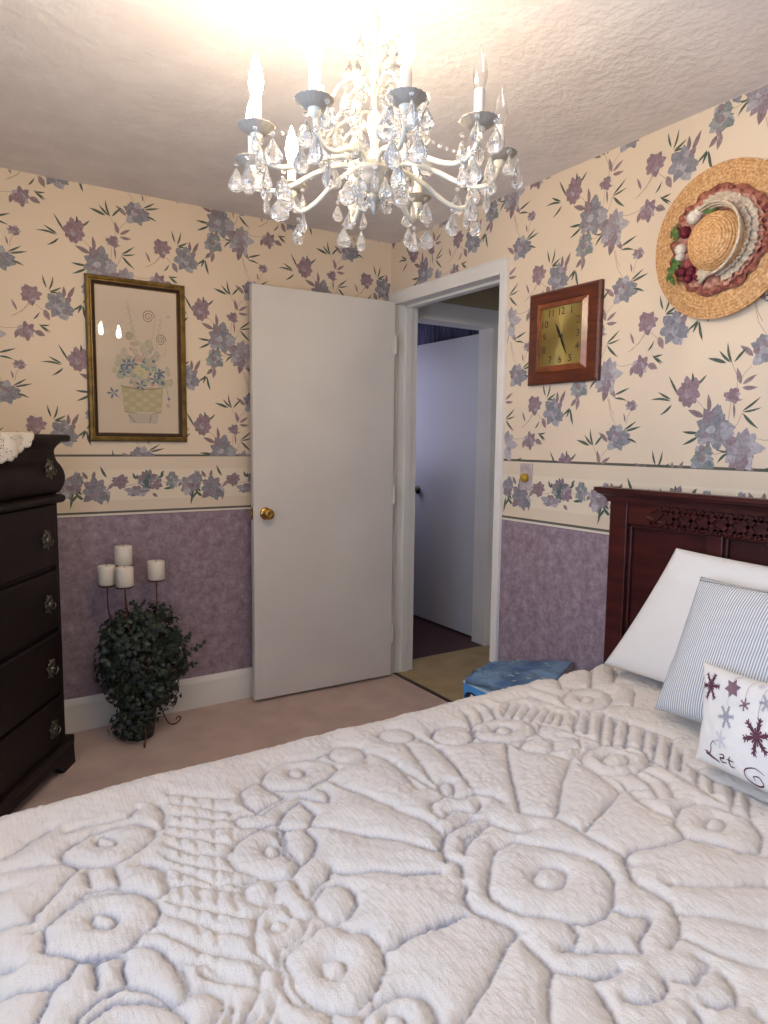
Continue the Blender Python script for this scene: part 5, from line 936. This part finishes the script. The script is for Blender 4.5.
# ------------------------------------------------------------ blue box and the blue plastic bag lying on it
M_bbox = mat('bright_blue_card', srgb(78, 156, 222), 0.5)
bx_t = thing('blue_box', 'bright blue box with a dark logo on the floor between bed and wall', 'box', (-0.21, -1.36, 0))
bm = B_(); box(bm, -0.175, 0.175, -0.20, 0.20, 0, 0.352, bev=0.004); new_obj('carton', bm, M_bbox, bx_t)
bm = B_(); box(bm, -0.1765, 0.0, 0.201 - 0.401, 0.2015, 0.346, 0.3535); new_obj('lid_edge', bm, mat('pale_card_edge', srgb(190, 214, 226), 0.6), bx_t)
bm = B_(); vs = [bm.verts.new((-0.1762, 0.140 + 0.050 * math.cos(a), 0.293 + 0.028 * math.sin(a))) for a in [2 * PI * k / 24 for k in range(24)]]; bm.faces.new(vs); new_obj('logo', bm, mat('navy_logo', srgb(22, 28, 48), 0.5), bx_t)
bm = B_()
for v in text_polys('B', 0.052): bm.faces.new([bm.verts.new((-0.1770, 0.140 - p[0], 0.293 + p[1])) for p in v])
new_obj('lettering', bm, mat('white_logo_print', srgb(226, 230, 236), 0.5), bx_t)
def bag():
    m = noisy('blue_printed_plastic', srgb(70, 100, 140), srgb(112, 140, 168), 7, 0.3, spec=0.6, lo=0.4, hi=0.62)
    A, Bq, C, D = Vector((-0.400, -1.190, 0.388)), Vector((-0.205, -1.135, 0.398)), Vector((-0.034, -1.410, 0.445)), Vector((-0.36, -1.555, 0.392))
    n = 40; bm = B_(); T = {}; U = {}
    for i in range(n + 1):
        for j in range(n + 1):
            u, v = i / n, j / n; p = (A.lerp(Bq, u)).lerp(D.lerp(C, u), v); e = (max(0, 1 - (2 * u - 1) ** 2) * max(0, 1 - (2 * v - 1) ** 2)) ** 0.4
            cr = max(0.0, 1 - v / 0.30)
            w1 = noise.noise(Vector((u * 9, v * 9, 1))) * 0.006 + cr * 0.034 * noise.noise(Vector((u * 16, v * 22, 5))) + 0.003 * noise.noise(Vector((u * 30, v * 30, 2)))
            T[i, j] = bm.verts.new(p + Vector((0.012 * cr * noise.noise(Vector((u * 12, v * 12, 8))), 0.012 * cr * noise.noise(Vector((u * 14, v * 9, 3))), 0.012 + w1 - 0.012 * (1 - e) - 0.010 * cr)))
            U[i, j] = bm.verts.new(Vector((p.x, p.y, max(0.3545, p.z - 0.028 * e - 0.006 + w1 * 0.3 - 0.03 * cr))))
    for i in range(n):
        for j in range(n):
            bm.faces.new((T[i, j], T[i + 1, j], T[i + 1, j + 1], T[i, j + 1])); bm.faces.new((U[i, j], U[i, j + 1], U[i + 1, j + 1], U[i + 1, j]))
    ring = [(i, 0) for i in range(n)] + [(n, j) for j in range(n)] + [(i, n) for i in range(n, 0, -1)] + [(0, j) for j in range(n, 0, -1)]
    for k in range(len(ring)):
        a, b = ring[k], ring[(k + 1) % len(ring)]; bm.faces.new((T[a], U[a], U[b], T[b]))
    bmesh.ops.recalc_face_normals(bm, faces=bm.faces[:]); o = new_obj('plastic_bag', bm, m, None, True); c = Vector((-0.22, -1.34, 0.40))
    for v in o.data.vertices: v.co -= c
    o.location = c; tag(o, 'crumpled blue plastic bag lying on the bright blue box beside the bed', 'bag')
    # pale printed specks
    bm = B_(); rr = random.Random(2)
    for k in range(9):
        i, j = rr.randint(5, 35), rr.randint(14, 36); p = (A.lerp(Bq, i / n)).lerp(D.lerp(C, i / n), j / n) + Vector((0, 0, 0.016)) - c
        vs = [bm.verts.new(p + Vector((rr.uniform(.006, .012) * math.cos(a), rr.uniform(.006, .012) * math.sin(a), 0))) for a in [q * PI / 3 for q in range(6)]]; bm.faces.new(vs)
    new_obj('printed_specks', bm, mat('pale_speck_print', srgb(170, 196, 190), 0.5), o)
bag()

# ------------------------------------------------------------ chandelier
def chandelier():
    cx, cy = -1.290, -1.906; RB, ZB, T0 = 0.273, 1.924, math.radians(250.33)
    t = thing('chandelier', 'cream metal chandelier with ten candle arms and hanging crystal drops above the bed', 'chandelier', (cx, cy, 0)); t.location = (cx, cy, H)
    def rel(z): return z - H
    mc = mat('cut_crystal', (1, 0.985, 0.96), 0.02, spec=0.5, Transmission_Weight=0.9, IOR=1.5)
    mclear = mat('clear_bulb_glass', (1, 1, 1), 0.02, Transmission_Weight=0.0); nt = mclear.node_tree; nt.nodes.clear()
    o_ = N(mclear, 'ShaderNodeOutputMaterial'); mx = N(mclear, 'ShaderNodeMixShader'); tr = N(mclear, 'ShaderNodeBsdfTransparent'); gl = N(mclear, 'ShaderNodeBsdfGlossy'); gl.inputs['Roughness'].default_value = 0.05; lw = N(mclear, 'ShaderNodeLayerWeight'); lw.inputs[0].default_value = 0.35
    LK(mclear, lw.outputs[1], mx.inputs[0]); LK(mclear, tr.outputs[0], mx.inputs[1]); LK(mclear, gl.outputs[0], mx.inputs[2]); LK(mclear, mx.outputs[0], o_.inputs[0])
    ml = mat('lit_candle_bulb', (1, 0.9, 0.75), 0.3); b = BS(ml); b.inputs['Emission Color'].default_value = (1.0, 0.83, 0.58, 1); b.inputs['Emission Strength'].default_value = BULB
    mt = mat('candle_sleeve', srgb(206, 196, 186), 0.6)
    bm = B_(); lathe(bm, [(0.062, 0), (0.062, -0.006), (0.050, -0.018), (0.028, -0.028), (0.010, -0.034), (0.006, -0.040)], 28); new_obj('canopy', bm, M_metalw, t, True)
    bm = B_(); z = -0.036; k = 0
    while z > rel(2.215):
        P = []
        for i in range(14):
            a = 2 * PI * i / 14; P.append((0.0065 * math.cos(a) if k % 2 else 0, 0 if k % 2 else 0.0065 * math.cos(a), z - 0.010 + 0.012 * math.sin(a)))
        tube(bm, P, 0.0016, 5, closed=True); z -= 0.0185; k += 1
    new_obj('chain', bm, M_metalw, t, True)
    bm = B_(); lathe(bm, [(0.003, rel(2.225)), (0.008, rel(2.222)), (0.008, rel(2.205)), (0.005, rel(2.19)), (0.0045, rel(2.12)), (0.011, rel(2.11)), (0.012, rel(2.095)), (0.006, rel(2.08)), (0.006, rel(2.03)), (0.014, rel(2.02)), (0.018, rel(1.995)), (0.012, rel(1.975)), (0.008, rel(1.96)), (0.012, rel(1.94)), (0.02, rel(1.925)), (0.012, rel(1.915))], 18); new_obj('stem', bm, M_metalw, t, True)
    bm = B_(); lathe(bm, [(0.012, rel(1.925)), (0.030, rel(1.918)), (0.046, rel(1.905)), (0.048, rel(1.897)), (0.040, rel(1.893)), (0.038, rel(1.880)), (0.026, rel(1.866)), (0.014, rel(1.858)), (0.014, rel(1.850)), (0.018, rel(1.845)), (0.012, rel(1.838)), (0.006, rel(1.832)), (0.009, rel(1.826)), (0.005, rel(1.818)), (0.001, rel(1.810))], 24); hb = new_obj('hub', bm, M_metalg, t, True); hb['label'] = 'blue grey cup shaped hub and finial'
    # crystal drop: cut pear shape hanging from a small bead
    def drop_mesh(L=0.042, w=0.0165):
        bm = B_(); n = 10; prof = [(0.0005, 0), (0.20, 0.08), (0.42, 0.24), (0.76, 0.44), (0.97, 0.62), (0.98, 0.76), (0.74, 0.90), (0.38, 0.98), (0.0005, 1.0)]
        M = Matrix.Diagonal((1, 0.62, 1, 1)); lathe(bm, [(r * w, -0.016 - z * L) for r, z in prof], n, M)
        lathe(bm, [(0.0005, -0.002), (0.0045, -0.005), (0.0055, -0.008), (0.0045, -0.011), (0.0005, -0.014)], 8)
        bmesh.ops.recalc_face_normals(bm, faces=bm.faces[:]); me = bpy.data.meshes.new('crystal_drop'); bm.to_mesh(me); bm.free(); me.materials.append(mc); return me
    big = drop_mesh(0.052, 0.0200); small = drop_mesh(0.040, 0.0155); slim = drop_mesh(0.050, 0.0115)
    def beadm(n_):
        bm = B_()
        for k in range(n_): lathe(bm, [(0.0005, -0.003 - k * 0.013), (0.0045, -0.006 - k * 0.013), (0.0045, -0.010 - k * 0.013), (0.0005, -0.013 - k * 0.013)], 7)
        me = bpy.data.meshes.new('crystal_beads'); bm.to_mesh(me); bm.free(); me.materials.append(mc); return me
    bead1 = beadm(2)
    def hang(me, parent, p, rz):
        o = bpy.data.objects.new('crystal_drop', me); COL.objects.link(o); o.parent = parent; o.location = p; o.rotation_euler = (0, 0, rz); return o
    LIT = {0, 4, 5, 6, 8, 9, 7}
    first = None
    rr = random.Random(3); zb = rel(ZB)
    # arm in its own frame: runs along +x from the stem
    bm = B_(); P = bez([(0.028, 0, rel(1.905)), (0.07, 0, rel(1.918)), (0.13, 0, rel(1.902)), (0.19, 0, rel(1.874)), (0.235, 0, rel(1.866)), (0.264, 0, rel(1.882)), (RB, 0, zb - 0.012)], 8); tube(bm, P, [0.0062 - 0.0016 * i / len(P) for i in range(len(P))], 8)
    lathe(bm, [(0.004, -0.022), (0.010, -0.014), (0.013, -0.006), (0.010, 0.001), (0.004, 0.002)], 12, Matrix.Translation((RB, 0, zb)))
    arm0 = new_obj('arm', bm, M_metalw, t, True)
    nf = 18; bm = B_(); lathe(bm, [(0.006, -0.006), (0.018, -0.005), (0.026, 0.000), (0.0345, 0.009), (0.0360, 0.010), (0.0335, 0.011), (0.025, 0.004), (0.017, -0.002), (0.006, -0.002)], nf * 4, Matrix.Translation((RB, 0, zb)), scal=lambda a, r: 1 + (0.07 * abs(math.sin(a * nf / 2)) if r > 0.030 else 0)); bob = new_obj('bobeche', bm, M_metalg, arm0, True)
    bm = B_(); lathe(bm, [(0.0105, 0.0), (0.0115, 0.003), (0.0105, 0.008), (0.0105, 0.062), (0.009, 0.066), (0.004, 0.067)], 16, Matrix.Translation((RB, 0, zb))); slv = new_obj('candle_sleeve', bm, mt, arm0, True)
    bp = [(0.006, 0.064), (0.009, 0.068), (0.0135, 0.082), (0.0150, 0.094), (0.0130, 0.110), (0.0085, 0.126), (0.0045, 0.138), (0.0018, 0.147), (0.0005, 0.149)]
    bm = B_(); lathe(bm, bp, 12, Matrix.Translation((RB, 0, zb))); bme = new_obj('bulb', bm, ml, arm0, True)
    me_clear = bme.data.copy(); me_clear.materials.clear(); me_clear.materials.append(mclear)
    DR = [(0, 0.038, 0.0, big), (1.15, 0.038, 0.0, small), (2.2, 0.038, 0.0, big), (3.2, 0.038, 0.0, slim), (4.1, 0.038, 0.0, big), (5.2, 0.038, 0.0, small), (0.6, 0.030, -0.052, big), (3.6, 0.030, -0.050, slim), (4.9, 0.026, -0.056, big)]
    drops = [hang(me, arm0, (RB + r * math.cos(a), r * math.sin(a), zb + 0.006 + dz), a + 0.4) for a, r, dz, me in DR]
    drops.append(hang(big, arm0, (0.215, 0, rel(1.862)), 0.3))
    kids0 = [bob, slv, bme] + drops
    arms = [arm0]
    arm0.rotation_euler = (0, 0, T0)
    for k in range(1, 10):
        a = arm0.copy(); COL.objects.link(a); a.rotation_euler = (0, 0, T0 + k * PI / 5); arms.append(a)
        for i, c in enumerate(kids0):
            if c in drops and (k * 3 + i) % 5 in (0, 2): continue
            d = c.copy(); COL.objects.link(d); d.parent = a
            if c is bme and k not in LIT: d.data = me_clear
            if c in drops: d.rotation_euler.z += rr.uniform(-1, 1); d.location.z += rr.uniform(-0.008, 0.006)
    # upper tier of short scrolls with leaves
    bm = B_(); P = bez([(0.006, 0, rel(2.06)), (0.035, 0, rel(2.09)), (0.075, 0, rel(2.075)), (0.10, 0, rel(2.04)), (0.118, 0, rel(2.045)), (0.115, 0, rel(2.062))], 7); tube(bm, P, 0.0034, 7)
    P = bez([(0.006, 0, rel(1.99)), (0.04, 0, rel(2.01)), (0.085, 0, rel(1.985)), (0.11, 0, rel(1.955)), (0.122, 0, rel(1.965))], 7); tube(bm, P, 0.003, 6)
    sc0 = new_obj('scroll', bm, M_metalw, t, True); sc0.rotation_euler.z = 0.2
    hk = [hang(big, sc0, (0.103, 0, rel(2.038)), 0.5), hang(small, sc0, (0.066, 0, rel(2.075)), 0.1), hang(big, sc0, (0.112, 0, rel(1.955)), 0.9), hang(slim, sc0, (0.075, 0, rel(1.985)), 0.2), hang(small, sc0, (0.104, 0.0, rel(1.985)), 0.2)]
    for k in range(1, 7):
        a = sc0.copy(); COL.objects.link(a); a.rotation_euler = (0, 0, 0.2 + k * 2 * PI / 7)
        for c in hk: d = c.copy(); COL.objects.link(d); d.parent = a; d.rotation_euler.z += rr.uniform(-1, 1)
    lf0 = None
    bm = B_()
    P = bez([(0.004, 0, rel(2.13)), (0.018, 0, rel(2.165)), (0.040, 0, rel(2.185)), (0.058, 0, rel(2.175))], 5); tube(bm, P, 0.0018, 5)
    for s, c in ((0.5, P[7]), (1.0, P[-1])):
        vs = [bm.verts.new(c + Vector(v)) for v in ((-0.010, 0, -0.004), (0.0, 0.007, 0.003), (0.014, 0.004, 0.004), (0.022, 0, -0.002), (0.014, -0.004, 0.004), (0.0, -0.007, 0.003))]; bm.faces.new(vs)
    lf0 = new_obj('leaf_spray', bm, M_metalw, t); md = lf0.modifiers.new('thickness', 'SOLIDIFY'); md.thickness = 0.0012
    dd = hang(small, lf0, (0.058, 0, rel(2.172)), 0)
    for k in range(1, 7):
        a = lf0.copy(); COL.objects.link(a); a.rotation_euler = (0, 0, k * 2 * PI / 7 + 0.1 * (k % 2)); a.location.z = -0.03 * (k % 2); d = dd.copy(); COL.objects.link(d); d.parent = a
    # drops under the hub
    for k in range(12):
        a = k * PI / 6; hang(big if k % 2 else small, hb, (0.060 * math.cos(a) if k % 3 else 0.043 * math.cos(a), 0.060 * math.sin(a) if k % 3 else 0.043 * math.sin(a), rel(1.897)), a)
    # bead swags from the top down to the arms
    for k in range(10):
        bm = B_(); a = T0 + k * PI / 5; p0 = Vector((0.012 * math.cos(a), 0.012 * math.sin(a), rel(2.10))); p1 = Vector((0.232 * math.cos(a), 0.232 * math.sin(a), rel(1.935)))
        if k % 2: p1 = Vector((0.12 * math.cos(a), 0.12 * math.sin(a), rel(2.05)))
        n_ = 15 if k % 2 == 0 else 8
        for i in range(1, n_):
            q = i / n_; p = p0.lerp(p1, q) - Vector((0, 0, 0.05 * math.sin(PI * q))); bmesh.ops.create_icosphere(bm, subdivisions=1, radius=0.0048, matrix=Matrix.Translation(p))
        new_obj('bead_swag', bm, mc, t)
chandelier()
for o in bpy.data.objects:
    if o.name.split('.')[0] in ('writing',): bpy.data.objects.remove(o)
